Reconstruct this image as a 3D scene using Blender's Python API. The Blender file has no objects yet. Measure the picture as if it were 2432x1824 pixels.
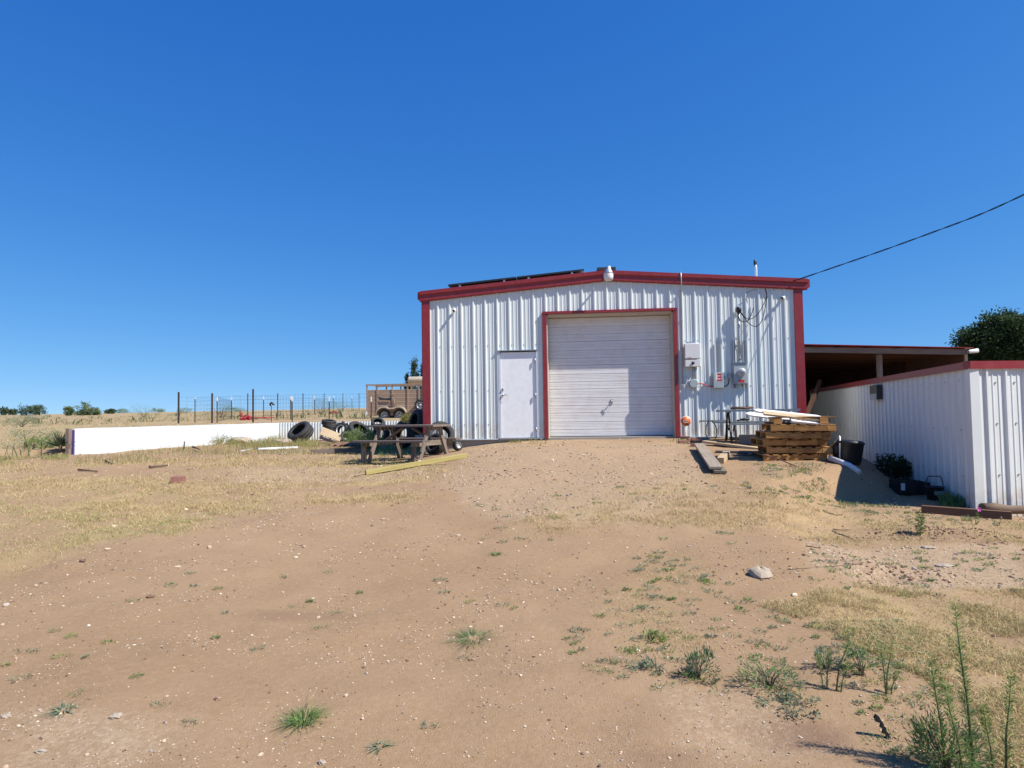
import bpy, math, random
import numpy as np
from mathutils import Vector, Matrix

random.seed(7)
SC = bpy.context.scene
COL = SC.collection

# ------------------------------------------------------------------ camera
FPX = 1620.0
PSI, TH, RHO = math.radians(5.6), math.atan(71 / 1620), 0.0155
EYE = np.array([0, 0, 1.6])
FW = np.array([-math.sin(PSI) * math.cos(TH), math.cos(PSI) * math.cos(TH), math.sin(TH)])
R0 = np.array([math.cos(PSI), math.sin(PSI), 0.0])
U0 = np.cross(R0, FW)
RT = R0 * math.cos(RHO) - U0 * math.sin(RHO)
UP = U0 * math.cos(RHO) + R0 * math.sin(RHO)
cd = bpy.data.cameras.new('camera')
cam = bpy.data.objects.new('camera', cd)
COL.objects.link(cam)
cd.sensor_width = 36
cd.lens = 36 * FPX / 2432
cd.clip_end = 6000
cd.clip_start = 0.05
cam.matrix_world = Matrix(((RT[0], UP[0], -FW[0], EYE[0]), (RT[1], UP[1], -FW[1], EYE[1]), (RT[2], UP[2], -FW[2], EYE[2]), (0, 0, 0, 1)))
SC.camera = cam

# ------------------------------------------------------------------ sky, sun, exposure
SUN_AZ, SUN_EL = math.radians(69), math.radians(49)      # azimuth measured from -Y towards +X
SV = Vector((math.sin(SUN_AZ) * math.cos(SUN_EL), -math.cos(SUN_AZ) * math.cos(SUN_EL), math.sin(SUN_EL)))
EXPOSURE = 0.60
W = bpy.data.worlds.new('World')
SC.world = W
W.use_nodes = True
wn, wl = W.node_tree.nodes, W.node_tree.links
wn.clear()
sky = wn.new('ShaderNodeTexSky')
sky.sky_type = 'NISHITA'
sky.sun_disc = False
sky.sun_elevation = SUN_EL
sky.sun_rotation = math.atan2(SV.x, SV.y)
sky.altitude = 1100
sky.air_density = 1.0
sky.dust_density = 0.0
sky.ozone_density = 4.0
# look slightly higher into the sky model (thin clear high-plains air) and grade it like the camera did
tcs = wn.new('ShaderNodeTexCoord'); lift = wn.new('ShaderNodeVectorMath'); lift.inputs[1].default_value = (0, 0, .10)
nrm = wn.new('ShaderNodeVectorMath'); nrm.operation = 'NORMALIZE'
wl.new(tcs.outputs['Generated'], lift.inputs[0]); wl.new(lift.outputs[0], nrm.inputs[0]); wl.new(nrm.outputs[0], sky.inputs[0])
sep = wn.new('ShaderNodeSeparateColor'); com = wn.new('ShaderNodeCombineColor')
wl.new(sky.outputs[0], sep.inputs[0])
for k_, (gm_, gn_) in enumerate(((1.70, 2.35), (1.02, 1.27), (.54, 1.17))):
    s0_ = wn.new('ShaderNodeMath'); s0_.operation = 'MULTIPLY'; s0_.inputs[1].default_value = .1
    pw_ = wn.new('ShaderNodeMath'); pw_.operation = 'POWER'; pw_.inputs[1].default_value = gm_
    ml_ = wn.new('ShaderNodeMath'); ml_.operation = 'MULTIPLY'; ml_.inputs[1].default_value = gn_ * 10 / 2 ** EXPOSURE
    mi_ = wn.new('ShaderNodeMath'); mi_.operation = 'MINIMUM'; mi_.inputs[1].default_value = 10
    wl.new(sep.outputs[k_], s0_.inputs[0]); wl.new(s0_.outputs[0], pw_.inputs[0]); wl.new(pw_.outputs[0], ml_.inputs[0]); wl.new(ml_.outputs[0], mi_.inputs[0]); wl.new(mi_.outputs[0], com.inputs[k_])
bg = wn.new('ShaderNodeBackground')
bg.inputs['Strength'].default_value = 0.10
wo = wn.new('ShaderNodeOutputWorld')
wl.new(com.outputs[0], bg.inputs[0])
wl.new(bg.outputs[0], wo.inputs[0])
sd = bpy.data.lights.new('sun', 'SUN')
sd.energy = 5.0
sd.angle = math.radians(0.53)
sd.color = (1.0, 0.95, 0.87)
so = bpy.data.objects.new('sun', sd)
COL.objects.link(so)
so.rotation_euler = SV.to_track_quat('Z', 'Y').to_euler()
so.location = (20, -10, 30)
VS = SC.view_settings
VS.view_transform = 'Standard'
VS.look = 'None'
VS.exposure = EXPOSURE
VS.gamma = 1.0
VS.use_curve_mapping = False

# ------------------------------------------------------------------ numbers: noise, ground height, pixel -> place
def _hash(ix, iy, s):
    n = (ix.astype(np.int64) * 374761393 + iy.astype(np.int64) * 668265263 + s * 1442695041) & 0x7fffffff
    n = ((n ^ (n >> 13)) * 1274126177) & 0x7fffffff
    return ((n ^ (n >> 16)) & 0xffff) / 65535.0

def vnoise(x, y, s=0):
    x = np.asarray(x, float); y = np.asarray(y, float)
    ix, iy = np.floor(x), np.floor(y)
    fx, fy = x - ix, y - iy
    fx = fx * fx * (3 - 2 * fx); fy = fy * fy * (3 - 2 * fy)
    a, b = _hash(ix, iy, s), _hash(ix + 1, iy, s)
    c, d = _hash(ix, iy + 1, s), _hash(ix + 1, iy + 1, s)
    return (a + (b - a) * fx) * (1 - fy) + (c + (d - c) * fx) * fy

def fbm(x, y, s=0, o=4):
    t = 0; a = 0.5
    for k in range(o):
        t = t + a * vnoise(x * 2 ** k, y * 2 ** k, s + k); a *= 0.5
    return t

def sstep(a, b, x):
    t = np.clip((np.asarray(x, float) - a) / (b - a), 0, 1)
    return t * t * (3 - 2 * t)

WALL = [(-15.02, 19.0), (-13.25, 29.0), (-6.2, 29.5)]      # retaining wall line

def ground_raw(x, y):
    x = np.asarray(x, float); y = np.asarray(y, float)
    zc = np.interp(y, [3, 6, 10, 14, 17, 17.6], [0, .14, .40, .74, .95, .95])
    zl = np.interp(y, [3, 8, 15.5, 30], [0, .27, .58, .60])
    zr = np.interp(y, [3, 8, 10, 12, 16, 25, 36], [0, .02, .08, .08, .18, .6, 1.3])
    bl = sstep(-5.0, -1.2, x)
    x0 = np.interp(y, [6, 9, 11, 12.4, 14, 17], [1.6, 2.0, 2.7, 4.3, 5.1, 5.3]) + (fbm(x * .7, y * .7, 77, 3) - .45) * .7
    br = sstep(0, 1.4, x - x0)
    z = zl + (zc - zl) * bl
    z = z + (zr - z) * br
    z = z - .16 * sstep(5.7, 6.8, x) * (1 - sstep(11, 13, y)) * sstep(8.5, 10, y)
    # field beyond the retaining wall and off to the left
    far = np.hypot(x, y)
    zf = np.interp(y, [12, 16, 28, 40, 250, 420, 2500], [.45, .58, 1.33, 1.50, 4.55, 5.2, 4.0])
    zf = zf + sstep(60, 200, far) * (fbm(x / 70, y / 70, 31, 3) - .5) * 1.2
    wx = np.interp(y, [10, 19, 29], [-16.4, -15.02, -13.25])
    inl = sstep(.06, .20, wx - x) * (y > 18.9) + np.where(y <= 18.9, sstep(0.1, 3.0, wx - x), 0)
    back = np.where(x < -13.3, 29.0, 29.0 + (x + 13.25) * 0.071)
    inb = np.where(x < -5.9, sstep(.06, .20, y - back), np.where(x < 8, sstep(30, 38, y), sstep(34, 44, y)))
    m = np.maximum(inl, inb)
    return z + (zf - z) * m

def gz(x, y):
    x = np.asarray(x, float); y = np.asarray(y, float)
    z = ground_raw(x, y)
    near = 1 - sstep(18, 40, y)
    z = z + (fbm(x * .55, y * .55, 3, 4) - .47) * .11 * near
    z = z + (fbm(x * 2.6, y * 2.6, 9, 3) - .43) * .036 * near
    z = z + sstep(24, 60, y) * (fbm(x * .18, y * .18, 17, 3) - .45) * .25
    # dug soil right of centre
    for cx, cy, sx, sy, h in DIG:
        e = np.exp(-(((x - cx) / sx) ** 2 + ((y - cy) / sy) ** 2))
        z = z + h * e * (.5 + fbm(x * 5, y * 5, 41, 3))
    return z
DIG = []

def ray(px, py):
    return FW + RT * (px - 1216) / FPX - UP * (py - 912) / FPX

def at(px, py, Y):
    d = ray(px, py)
    return Vector(EYE + d * (Y / d[1]))

def hit(px, py, p, n):
    d = ray(px, py)
    t = np.dot(np.array(p) - EYE, n) / np.dot(d, n)
    return Vector(EYE + d * t)

def gp(px, py):
    """where the sight line of a pixel meets the ground"""
    d = ray(px, py)
    t = np.geomspace(2.0, 900, 900)
    for n_ in range(3):
        below = EYE[2] + d[2] * t < gz(EYE[0] + d[0] * t, EYE[1] + d[1] * t)
        k = int(np.argmax(below)) if below.any() else len(t) - 1
        t = np.linspace(t[max(k - 1, 0)], t[k], 24)
    p = EYE + d * t[-1]
    return Vector((p[0], p[1], float(gz(p[0], p[1]))))

def onground(x, y, dz=0.0):
    return Vector((x, y, float(gz(x, y)) + dz))

for _px, _py, _sx, _sy, _h in ((2170, 1268, .45, .16, .10), (2290, 1272, .55, .14, .09), (2105, 1358, .5, .15, .07), (2110, 1372, .16, .10, -.10), (1840, 1745, .25, .14, -.04)):
    _p = gp(_px, _py)
    DIG.append((_p.x, _p.y, _sx, _sy, _h))

# ------------------------------------------------------------------ materials
class MT:
    """small node helper"""
    def __init__(s, name):
        s.m = bpy.data.materials.new(name); s.m.use_nodes = True
        s.n, s.l = s.m.node_tree.nodes, s.m.node_tree.links
        s.n.clear()
        s.out = s.n.new('ShaderNodeOutputMaterial')
        s.b = s.n.new('ShaderNodeBsdfPrincipled')
        s.l.new(s.b.outputs[0], s.out.inputs[0])
        s.tc = s.n.new('ShaderNodeTexCoord')
    def node(s, t, **k):
        x = s.n.new(t)
        for a, v in k.items(): setattr(x, a, v)
        return x
    def noise(s, scale, detail=4, rough=.55, vec=None, co='Object'):
        t = s.n.new('ShaderNodeTexNoise')
        t.inputs['Scale'].default_value = scale; t.inputs['Detail'].default_value = detail; t.inputs['Roughness'].default_value = rough
        s.l.new(vec if vec is not None else s.tc.outputs[co], t.inputs['Vector'])
        return t.outputs['Fac']
    def mapping(s, scale, co='Object', rot=(0, 0, 0)):
        t = s.n.new('ShaderNodeMapping'); t.inputs['Scale'].default_value = scale; t.inputs['Rotation'].default_value = rot
        s.l.new(s.tc.outputs[co], t.inputs['Vector']); return t.outputs[0]
    def ramp(s, fac, stops):
        t = s.n.new('ShaderNodeValToRGB'); e = t.color_ramp.elements
        while len(e) < len(stops): e.new(.5)
        for q, (p, c) in zip(e, stops):
            q.position = p; q.color = (c, c, c, 1) if not hasattr(c, '__len__') else (*c, 1)
        s.l.new(fac, t.inputs[0]); return t.outputs[0]
    def mix(s, fac, a, b, mode='MIX'):
        t = s.n.new('ShaderNodeMix'); t.data_type = 'RGBA'; t.blend_type = mode
        for sock, v in ((t.inputs[0], fac), (t.inputs[6], a), (t.inputs[7], b)):
            if hasattr(v, 'is_linked') or isinstance(v, bpy.types.NodeSocket): s.l.new(v, sock)
            elif hasattr(v, '__len__'): sock.default_value = (*v[:3], 1)
            else: sock.default_value = v
        return t.outputs[2]
    def bump(s, h, strength=.3, dist=.01, normal=None):
        t = s.n.new('ShaderNodeBump'); t.inputs['Strength'].default_value = strength; t.inputs['Distance'].default_value = dist
        s.l.new(h, t.inputs['Height'])
        if normal is not None: s.l.new(normal, t.inputs['Normal'])
        s.l.new(t.outputs[0], s.b.inputs['Normal']); return t.outputs[0]
    def color(s, c):
        if hasattr(c, '__len__') and not isinstance(c, bpy.types.NodeSocket): s.b.inputs['Base Color'].default_value = (*c[:3], 1)
        else: s.l.new(c, s.b.inputs['Base Color'])
    def set(s, **k):
        for a, v in k.items(): s.b.inputs[a.replace('_', ' ').title() if a != 'ior' else 'IOR'].default_value = v

def paint(name, col, rough=.5, var=.12, scale=4, dirt=None, dirt_amt=.35, metal=0, bump=0, spec=.5):
    m = MT(name); col = tuple(c * .86 for c in col)
    a = tuple(c * (1 - var) for c in col); b = tuple(min(1, c * (1 + var)) for c in col)
    c = m.mix(m.noise(scale), a, b)
    if dirt:
        f = m.ramp(m.noise(scale * 2.3, 6, .7), [(.45, 0), (.8, dirt_amt)])
        c = m.mix(f, c, dirt)
    m.color(c)
    m.b.inputs['Roughness'].default_value = rough; m.b.inputs['Metallic'].default_value = metal
    m.b.inputs['Specular IOR Level'].default_value = spec
    if bump: m.bump(m.noise(scale * 14, 3), bump, .004)
    return m.m

def wood(name, c1, c2, rough=.75, grain=38, var=.35, dark=None):
    m = MT(name); c1 = tuple(c * .86 for c in c1); c2 = tuple(c * .86 for c in c2)
    v = m.mapping((1.6, grain, 1), 'UV')
    oi = m.node('ShaderNodeObjectInfo')
    ad = m.node('ShaderNodeVectorMath', operation='ADD'); m.l.new(v, ad.inputs[0])
    sc = m.node('ShaderNodeVectorMath', operation='SCALE'); cb = m.node('ShaderNodeCombineXYZ')
    m.l.new(oi.outputs['Random'], cb.inputs[0]); m.l.new(oi.outputs['Random'], cb.inputs[1])
    m.l.new(cb.outputs[0], sc.inputs[0]); sc.inputs['Scale'].default_value = 37.0
    m.l.new(sc.outputs[0], ad.inputs[1])
    n = m.noise(1.0, 6, .65, ad.outputs[0])
    c = m.mix(m.ramp(n, [(.3, 0), (.7, 1)]), c1, c2)
    if dark:
        c = m.mix(m.ramp(m.noise(2.2, 5, .7), [(.5, 0), (.75, .7)]), c, dark)
    h = m.node('ShaderNodeHueSaturation')
    mr = m.node('ShaderNodeMapRange'); mr.inputs['To Min'].default_value = 1 - var; mr.inputs['To Max'].default_value = 1 + var
    m.l.new(oi.outputs['Random'], mr.inputs[0]); m.l.new(mr.outputs[0], h.inputs['Value']); m.l.new(c, h.inputs['Color'])
    m.color(h.outputs[0]); m.b.inputs['Roughness'].default_value = rough
    m.b.inputs['Specular IOR Level'].default_value = .25
    m.bump(n, .35, .004)
    return m.m

def leafmat(name, rough=.7, trans=.38):
    m = MT(name)
    at_ = m.node('ShaderNodeAttribute', attribute_name='tint')
    m.color(at_.outputs['Color']); m.b.inputs['Roughness'].default_value = rough
    m.b.inputs['Specular IOR Level'].default_value = .2
    if trans:
        t = m.node('ShaderNodeBsdfTranslucent'); mx = m.node('ShaderNodeMixShader'); mx.inputs[0].default_value = trans
        m.l.new(at_.outputs['Color'], t.inputs[0]); m.l.new(m.b.outputs[0], mx.inputs[1]); m.l.new(t.outputs[0], mx.inputs[2])
        m.l.new(mx.outputs[0], m.out.inputs[0])
    return m.m

def metal_sheet(name, ca, cb, splash=.9):
    m = MT(name)
    n = m.noise(1.3, 5)
    c = m.mix(n, ca, cb)
    st = m.mapping((9, 9, .35))
    c = m.mix(m.ramp(m.noise(1.0, 5, .7, st), [(.52, 0), (.8, .28)]), c, (.50, .45, .38))
    sp = m.node('ShaderNodeSeparateXYZ'); m.l.new(m.tc.outputs['Object'], sp.inputs[0])
    mr = m.node('ShaderNodeMapRange'); m.l.new(sp.outputs[2], mr.inputs[0])
    mr.inputs['From Min'].default_value = .55; mr.inputs['From Max'].default_value = .0; mr.inputs['To Max'].default_value = splash
    nn = m.ramp(m.noise(5, 5, .7), [(.38, 0), (.7, 1)])
    mu = m.node('ShaderNodeMath', operation='MULTIPLY'); m.l.new(mr.outputs[0], mu.inputs[0]); m.l.new(nn, mu.inputs[1])
    c = m.mix(mu.outputs[0], c, (.46, .36, .26))
    m.color(c); m.b.inputs['Roughness'].default_value = .42
    m.bump(m.noise(2.2, 3), .12, .02)
    return m.m

def ground_material():
    m = MT('dirt_and_dry_grass')
    def attr(n):
        a = m.node('ShaderNodeAttribute', attribute_name=n); return a.outputs['Fac']
    g, gr, fd, st = attr('grass'), attr('gravel'), attr('field'), attr('stain')
    big = m.noise(.35, 5, .6); mid = m.noise(2.2, 6, .62); fine = m.noise(22, 5, .7); grit = m.noise(120, 3, .7)
    c = m.mix(m.ramp(big, [(.32, 0), (.68, 1)]), (.268, .172, .094), (.342, .230, .134))
    c = m.mix(m.ramp(mid, [(.38, 0), (.72, .55)]), c, (.235, .148, .080))
    c = m.mix(m.ramp(fine, [(.42, 0), (.72, .45)]), c, (.375, .262, .16))
    c = m.mix(m.ramp(grit, [(.55, 0), (.72, .35)]), c, (.18, .115, .075))
    c = m.mix(st, c, (.19, .115, .075))
    # gravelly ground
    vo = m.node('ShaderNodeTexVoronoi'); vo.inputs['Scale'].default_value = 46; m.l.new(m.tc.outputs['Object'], vo.inputs['Vector'])
    vc = m.mix(m.ramp(vo.outputs['Color'], [(.2, 0), (.8, 1)]), (.31, .218, .135), (.43, .325, .22))
    pk = m.ramp(m.noise(30, 4, .8), [(.46, 0), (.6, 1)])
    pm = m.node('ShaderNodeMapRange'); pm.inputs['To Min'].default_value = .45; m.l.new(pk, pm.inputs[0])
    mm = m.node('ShaderNodeMath', operation='MULTIPLY'); m.l.new(pm.outputs[0], mm.inputs[0]); m.l.new(gr, mm.inputs[1])
    c = m.mix(mm.outputs[0], c, vc)
    # matted dry grass
    gs = m.mapping((60, 22, 22), rot=(0, 0, .5))
    gn = m.noise(1.0, 5, .75, gs); gn2 = m.noise(8, 5, .7)
    gc = m.mix(m.ramp(gn, [(.3, 0), (.7, 1)]), (.34, .245, .115), (.50, .37, .185))
    gc = m.mix(m.ramp(m.noise(.9, 5, .6), [(.45, 0), (.7, .7)]), gc, (.25, .225, .095))
    gm = m.node('ShaderNodeMath', operation='MULTIPLY'); m.l.new(m.ramp(m.mix(.5, gn2, m.noise(1.1, 5, .65)), [(.42, 0), (.60, .78)]), gm.inputs[0]); m.l.new(g, gm.inputs[1])
    c = m.mix(gm.outputs[0], c, gc)
    # field beyond
    f1 = m.noise(.10, 6, .65); f2 = m.noise(1.3, 6, .75)
    fc = m.mix(m.ramp(f1, [(.35, 0), (.65, 1)]), (.33, .255, .14), (.37, .26, .155))
    fc = m.mix(m.ramp(f2, [(.48, 0), (.68, .55)]), fc, (.19, .18, .085))
    fc = m.mix(m.ramp(m.noise(.5, 5, .7), [(.62, 0), (.70, .8)]), fc, (.48, .34, .22))
    c = m.mix(fd, c, fc)
    m.color(c); m.b.inputs['Roughness'].default_value = .95; m.b.inputs['Specular IOR Level'].default_value = .1
    hh = m.mix(.5, fine, grit)
    hh = m.mix(.35, hh, mid)
    m.bump(hh, .75, .03)
    return m.m

M = {}
M['sheet'] = metal_sheet('white_sheet_metal', (.57, .62, .61), (.68, .72, .70))
M['retaining_sheet'] = metal_sheet('retaining_sheet_metal', (.56, .62, .68), (.61, .67, .72), .4)
M['fence_sheet'] = metal_sheet('fence_sheet_metal', (.60, .62, .60), (.70, .71, .68))
M['flat_white'] = paint('white_flat_metal', (.60, .66, .72), .4, .05, 2, (.48, .46, .42), .25)
M['red'] = paint('barn_red_trim', (.27, .022, .027), .38, .15, 3, (.30, .10, .09), .3)
M['door'] = paint('door_white', (.80, .79, .775), .45, .05, 2, (.50, .40, .34), .4)
M['door_slab'] = paint('walk_door_white', (.93, .94, .94), .4, .04, 3, (.5, .42, .36), .3)
M['cream'] = paint('cream_jamb', (.62, .54, .42), .6, .1, 5)
M['galv'] = paint('galvanized_steel', (.48, .50, .51), .42, .15, 6, (.3, .28, .25), .4, metal=.6)
M['grey_box'] = paint('grey_enclosure', (.36, .41, .42), .5, .08, 5, (.5, .5, .48), .3)
M['white_box'] = paint('white_enclosure', (.74, .72, .70), .42, .04, 6, (.5, .45, .4), .2)
M['black'] = paint('black_plastic', (.018, .018, .02), .5, .3, 6)
M['cable'] = paint('black_cable', (.010, .010, .011), .8, .2, 6, spec=.15)
M['glass_panel'] = paint('solar_glass', (.012, .016, .03), .12, .2, 3)
M['concrete'] = paint('concrete', (.36, .33, .29), .9, .15, 7, (.25, .2, .15), .5, bump=.3)
M['cinder'] = paint('cinder_block_grey', (.27, .26, .25), .95, .15, 12, (.36, .32, .27), .5, bump=.5)
M['brick'] = paint('brick_red', (.30, .13, .10), .9, .2, 9, (.40, .26, .2), .5, bump=.4)
M['rubber'] = paint('tyre_rubber', (.022, .022, .023), .75, .3, 7, (.10, .085, .07), .5)
M['rim'] = paint('wheel_steel', (.55, .55, .54), .4, .1, 8, (.3, .25, .2), .4, metal=.5)
M['greymetal'] = paint('blue_grey_coated_steel', (.17, .21, .25), .5, .12, 6, (.35, .3, .25), .35)
M['darkmetal'] = paint('dark_steel', (.03, .032, .035), .5, .2, 8, (.15, .1, .07), .4)
M['rust'] = paint('rusty_steel', (.16, .075, .045), .85, .3, 6, (.36, .27, .2), .6, bump=.3)
M['postmetal'] = paint('post_dark_steel', (.055, .035, .028), .7, .3, 6)
M['white'] = paint('white_paint', (.80, .79, .77), .5, .04, 5, (.5, .45, .38), .25)
M['orange'] = paint('sign_orange', (.72, .15, .02), .45, .04, 5)
M['redmark'] = paint('red_label', (.55, .025, .03), .5, .1, 8)
M['purple'] = paint('purple_edge', (.09, .055, .22), .6, .15, 5)
M['pvc'] = paint('pvc_white', (.72, .73, .73), .4, .05, 5, (.45, .38, .3), .4)
M['tan'] = paint('tan_tank', (.52, .43, .32), .55, .08, 3, (.35, .25, .17), .3)
M['trailer'] = paint('brown_trailer_steel', (.33, .22, .15), .65, .15, 4, (.45, .34, .25), .5)
M['redplastic'] = paint('red_plastic', (.55, .05, .06), .5, .1, 5)
M['rock'] = paint('pale_rock', (.42, .35, .27), .95, .2, 9, (.3, .22, .15), .6, bump=.6)
M['rockred'] = paint('reddish_rock', (.33, .21, .15), .95, .2, 9, (.2, .13, .1), .5, bump=.6)
M['wood_old'] = wood('weathered_brown_wood', (.125, .095, .078), (.265, .21, .175), .8)
M['wood_grey'] = wood('weathered_grey_wood', (.17, .135, .10), (.36, .30, .235), .85)
M['wood_pallet'] = wood('pallet_pine', (.27, .125, .038), (.54, .30, .105), .75, var=.38, dark=(.14, .055, .02))
M['wood_new'] = wood('pale_pine', (.46, .34, .19), (.62, .48, .30), .7, var=.12)
M['wood_green'] = wood('treated_yellow_green', (.36, .29, .10), (.52, .44, .17), .7, var=.1)
M['wood_brown'] = wood('brown_timber', (.13, .07, .045), (.20, .11, .07), .8, var=.1)
M['bark'] = wood('old_log_wood', (.10, .065, .048), (.22, .155, .11), .9, grain=16, var=.1)
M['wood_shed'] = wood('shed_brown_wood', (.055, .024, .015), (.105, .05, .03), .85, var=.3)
M['leaf'] = leafmat('leaf_green')
M['grassmat'] = leafmat('grass_blades', .8, .2)
M['stone'] = leafmat('pebbles', .95, 0)
M['ground'] = ground_material()

# ------------------------------------------------------------------ mesh builder
OFF = {}          # world offset of each unrotated parent

class B:
    def __init__(s): s.v = []; s.f = []; s.uv = []; s.sm = []
    def face(s, idx, uv=None, smooth=False):
        s.f.append(tuple(idx)); s.sm.append(smooth)
        if uv is None:
            uv = []
            for i in idx:
                p = s.v[i]; uv.append((p[0] + p[1] * .7, p[2]))
        s.uv.append(uv)
    def pts(s, ps):
        n = len(s.v); s.v.extend([tuple(map(float, p)) for p in ps]); return list(range(n, n + len(ps)))
    def quad(s, a, b, c, d, uv=None, smooth=False):
        s.face(s.pts([a, b, c, d]), uv, smooth); return s
    def beam(s, p0, p1, w, h, up=(0, 0, 1), roll=0.0):
        """bar from p0 to p1 (centre line), w across, h along up"""
        p0, p1 = Vector(p0), Vector(p1); d = p1 - p0; L = d.length; d = d / L
        u = Vector(up)
        if abs(d.dot(u)) > .98: u = Vector((0, 1, 0)) if abs(d.y) < .9 else Vector((1, 0, 0))
        r = d.cross(u).normalized(); u = r.cross(d).normalized()
        if roll:
            r, u = r * math.cos(roll) + u * math.sin(roll), u * math.cos(roll) - r * math.sin(roll)
        q = []
        for e in (p0, p1):
            for a, b in ((-1, -1), (1, -1), (1, 1), (-1, 1)):
                q.append(e + r * (a * w / 2) + u * (b * h / 2))
        i = s.pts(q)
        o = random.random() * 5
        for k in range(4):
            k2 = (k + 1) % 4; wd = w if k % 2 == 0 else h
            s.face((i[k], i[k2], i[4 + k2], i[4 + k]), [(o, k * .3 + 0), (o, k * .3 + wd), (o + L, k * .3 + wd), (o + L, k * .3)])
        s.face((i[3], i[2], i[1], i[0])); s.face((i[4], i[5], i[6], i[7]))
        return s
    def box(s, c, sz, rz=0.0):
        c = Vector(c); dx = Vector((math.cos(rz), math.sin(rz), 0))
        if sz[0] >= sz[1] and sz[0] >= sz[2]:
            return s.beam(c - dx * sz[0] / 2, c + dx * sz[0] / 2, sz[1], sz[2])
        if sz[1] >= sz[2]:
            dy = Vector((-math.sin(rz), math.cos(rz), 0))
            return s.beam(c - dy * sz[1] / 2, c + dy * sz[1] / 2, sz[0], sz[2])
        return s.beam(c - Vector((0, 0, sz[2] / 2)), c + Vector((0, 0, sz[2] / 2)), sz[0], sz[1], up=(-math.sin(rz), math.cos(rz), 0))
    def tube(s, ps, r, n=8, caps=True, smooth=True):
        ps = [Vector(p) for p in ps]; rings = []; rr = r if hasattr(r, '__len__') else [r] * len(ps)
        prev = None; L = 0
        for k, p in enumerate(ps):
            d = (ps[min(k + 1, len(ps) - 1)] - ps[max(k - 1, 0)]).normalized()
            if prev is None:
                a = d.cross(Vector((0, 0, 1)))
                if a.length < .1: a = d.cross(Vector((1, 0, 0)))
                a.normalize()
            else:
                a = (prev - d * prev.dot(d)).normalized()
            prev = a; b = d.cross(a)
            if k: L += (p - ps[k - 1]).length
            rings.append((s.pts([p + (a * math.cos(t) + b * math.sin(t)) * rr[k] for t in [2 * math.pi * j / n for j in range(n)]]), L))
        for (A, la), (C, lb) in zip(rings, rings[1:]):
            for j in range(n):
                j2 = (j + 1) % n
                s.face((A[j], A[j2], C[j2], C[j]), [(la, j * .05), (la, j * .05 + .05), (lb, j * .05 + .05), (lb, j * .05)], smooth)
        if caps:
            s.face(rings[0][0][::-1]); s.face(rings[-1][0])
        return s
    def lathe(s, prof, c, axis=(0, 0, 1), n=24, closed=False, smooth=True):
        c = Vector(c); ax = Vector(axis).normalized()
        a = ax.cross(Vector((0, 0, 1)))
        if a.length < .05: a = Vector((1, 0, 0))
        a.normalize(); b = ax.cross(a)
        rings = []
        for r, z in prof:
            r = max(r, 1e-4)
            rings.append(s.pts([c + ax * z + (a * math.cos(t) + b * math.sin(t)) * r for t in [2 * math.pi * j / n for j in range(n)]]))
        pr = list(zip(rings, rings[1:])) + ([(rings[-1], rings[0])] if closed else [])
        for A, C in pr:
            for j in range(n):
                j2 = (j + 1) % n
                s.face((A[j], A[j2], C[j2], C[j]), None, smooth)
        return s
    def sheet(s, pa, pb, smooth=False):
        """strip between two polylines"""
        A, C = s.pts(pa), s.pts(pb)
        for k in range(len(A) - 1): s.face((A[k], A[k + 1], C[k + 1], C[k]), None, smooth)
        return s
    def extrude(s, poly, d):
        """planar polygon (3-D points) pushed along d, closed"""
        d = Vector(d); A = s.pts(poly); C = s.pts([Vector(p) + d for p in poly]); n = len(A)
        s.face(A[::-1]); s.face(C)
        for k in range(n): s.face((A[k], A[(k + 1) % n], C[(k + 1) % n], C[k]))
        return s
    def build(s, name, mat, parent=None, local=False, bevel=0):
        me = bpy.data.meshes.new(name)
        o = bpy.data.objects.new(name, me); COL.objects.link(o)
        off = Vector((0, 0, 0))
        if parent is not None:
            o.parent = parent
            if not local: off = OFF.get(parent, Vector((0, 0, 0)))
            OFF[o] = off
        else:
            OFF[o] = off
        v = s.v if local or off.length == 0 else [(p[0] - off.x, p[1] - off.y, p[2] - off.z) for p in s.v]
        if parent is None and not local:                 # a one-mesh thing gets its origin at its base
            a = np.array(v); c0 = Vector(((a[:, 0].min() + a[:, 0].max()) / 2, (a[:, 1].min() + a[:, 1].max()) / 2, a[:, 2].min()))
            v = [tuple(q) for q in (a - np.array(c0))]; o.location = c0; OFF[o] = c0
        me.from_pydata(v, [], s.f)
        uvl = me.uv_layers.new(name='UVMap')
        flat = [c for f in s.uv for q in f for c in q]
        uvl.data.foreach_set('uv', flat)
        me.polygons.foreach_set('use_smooth', s.sm)
        me.materials.append(M[mat] if isinstance(mat, str) else mat)
        me.update()
        if bevel:
            b = o.modifiers.new('soft_edge', 'BEVEL'); b.width = bevel; b.segments = 1; b.limit_method = 'ANGLE'
        return o

def tag(o, label=None, cat=None, group=None, kind=None):
    if label: o['label'] = label
    if cat: o['category'] = cat
    if group: o['group'] = group
    if kind: o['kind'] = kind
    return o

def thing(name, label, cat, loc=(0, 0, 0), group=None, rz=0.0):
    o = bpy.data.objects.new(name, None); COL.objects.link(o)
    o.empty_display_size = .2
    o.location = loc; o.rotation_euler = (0, 0, rz)
    OFF[o] = Vector(loc)
    return tag(o, label, cat, group)

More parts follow.
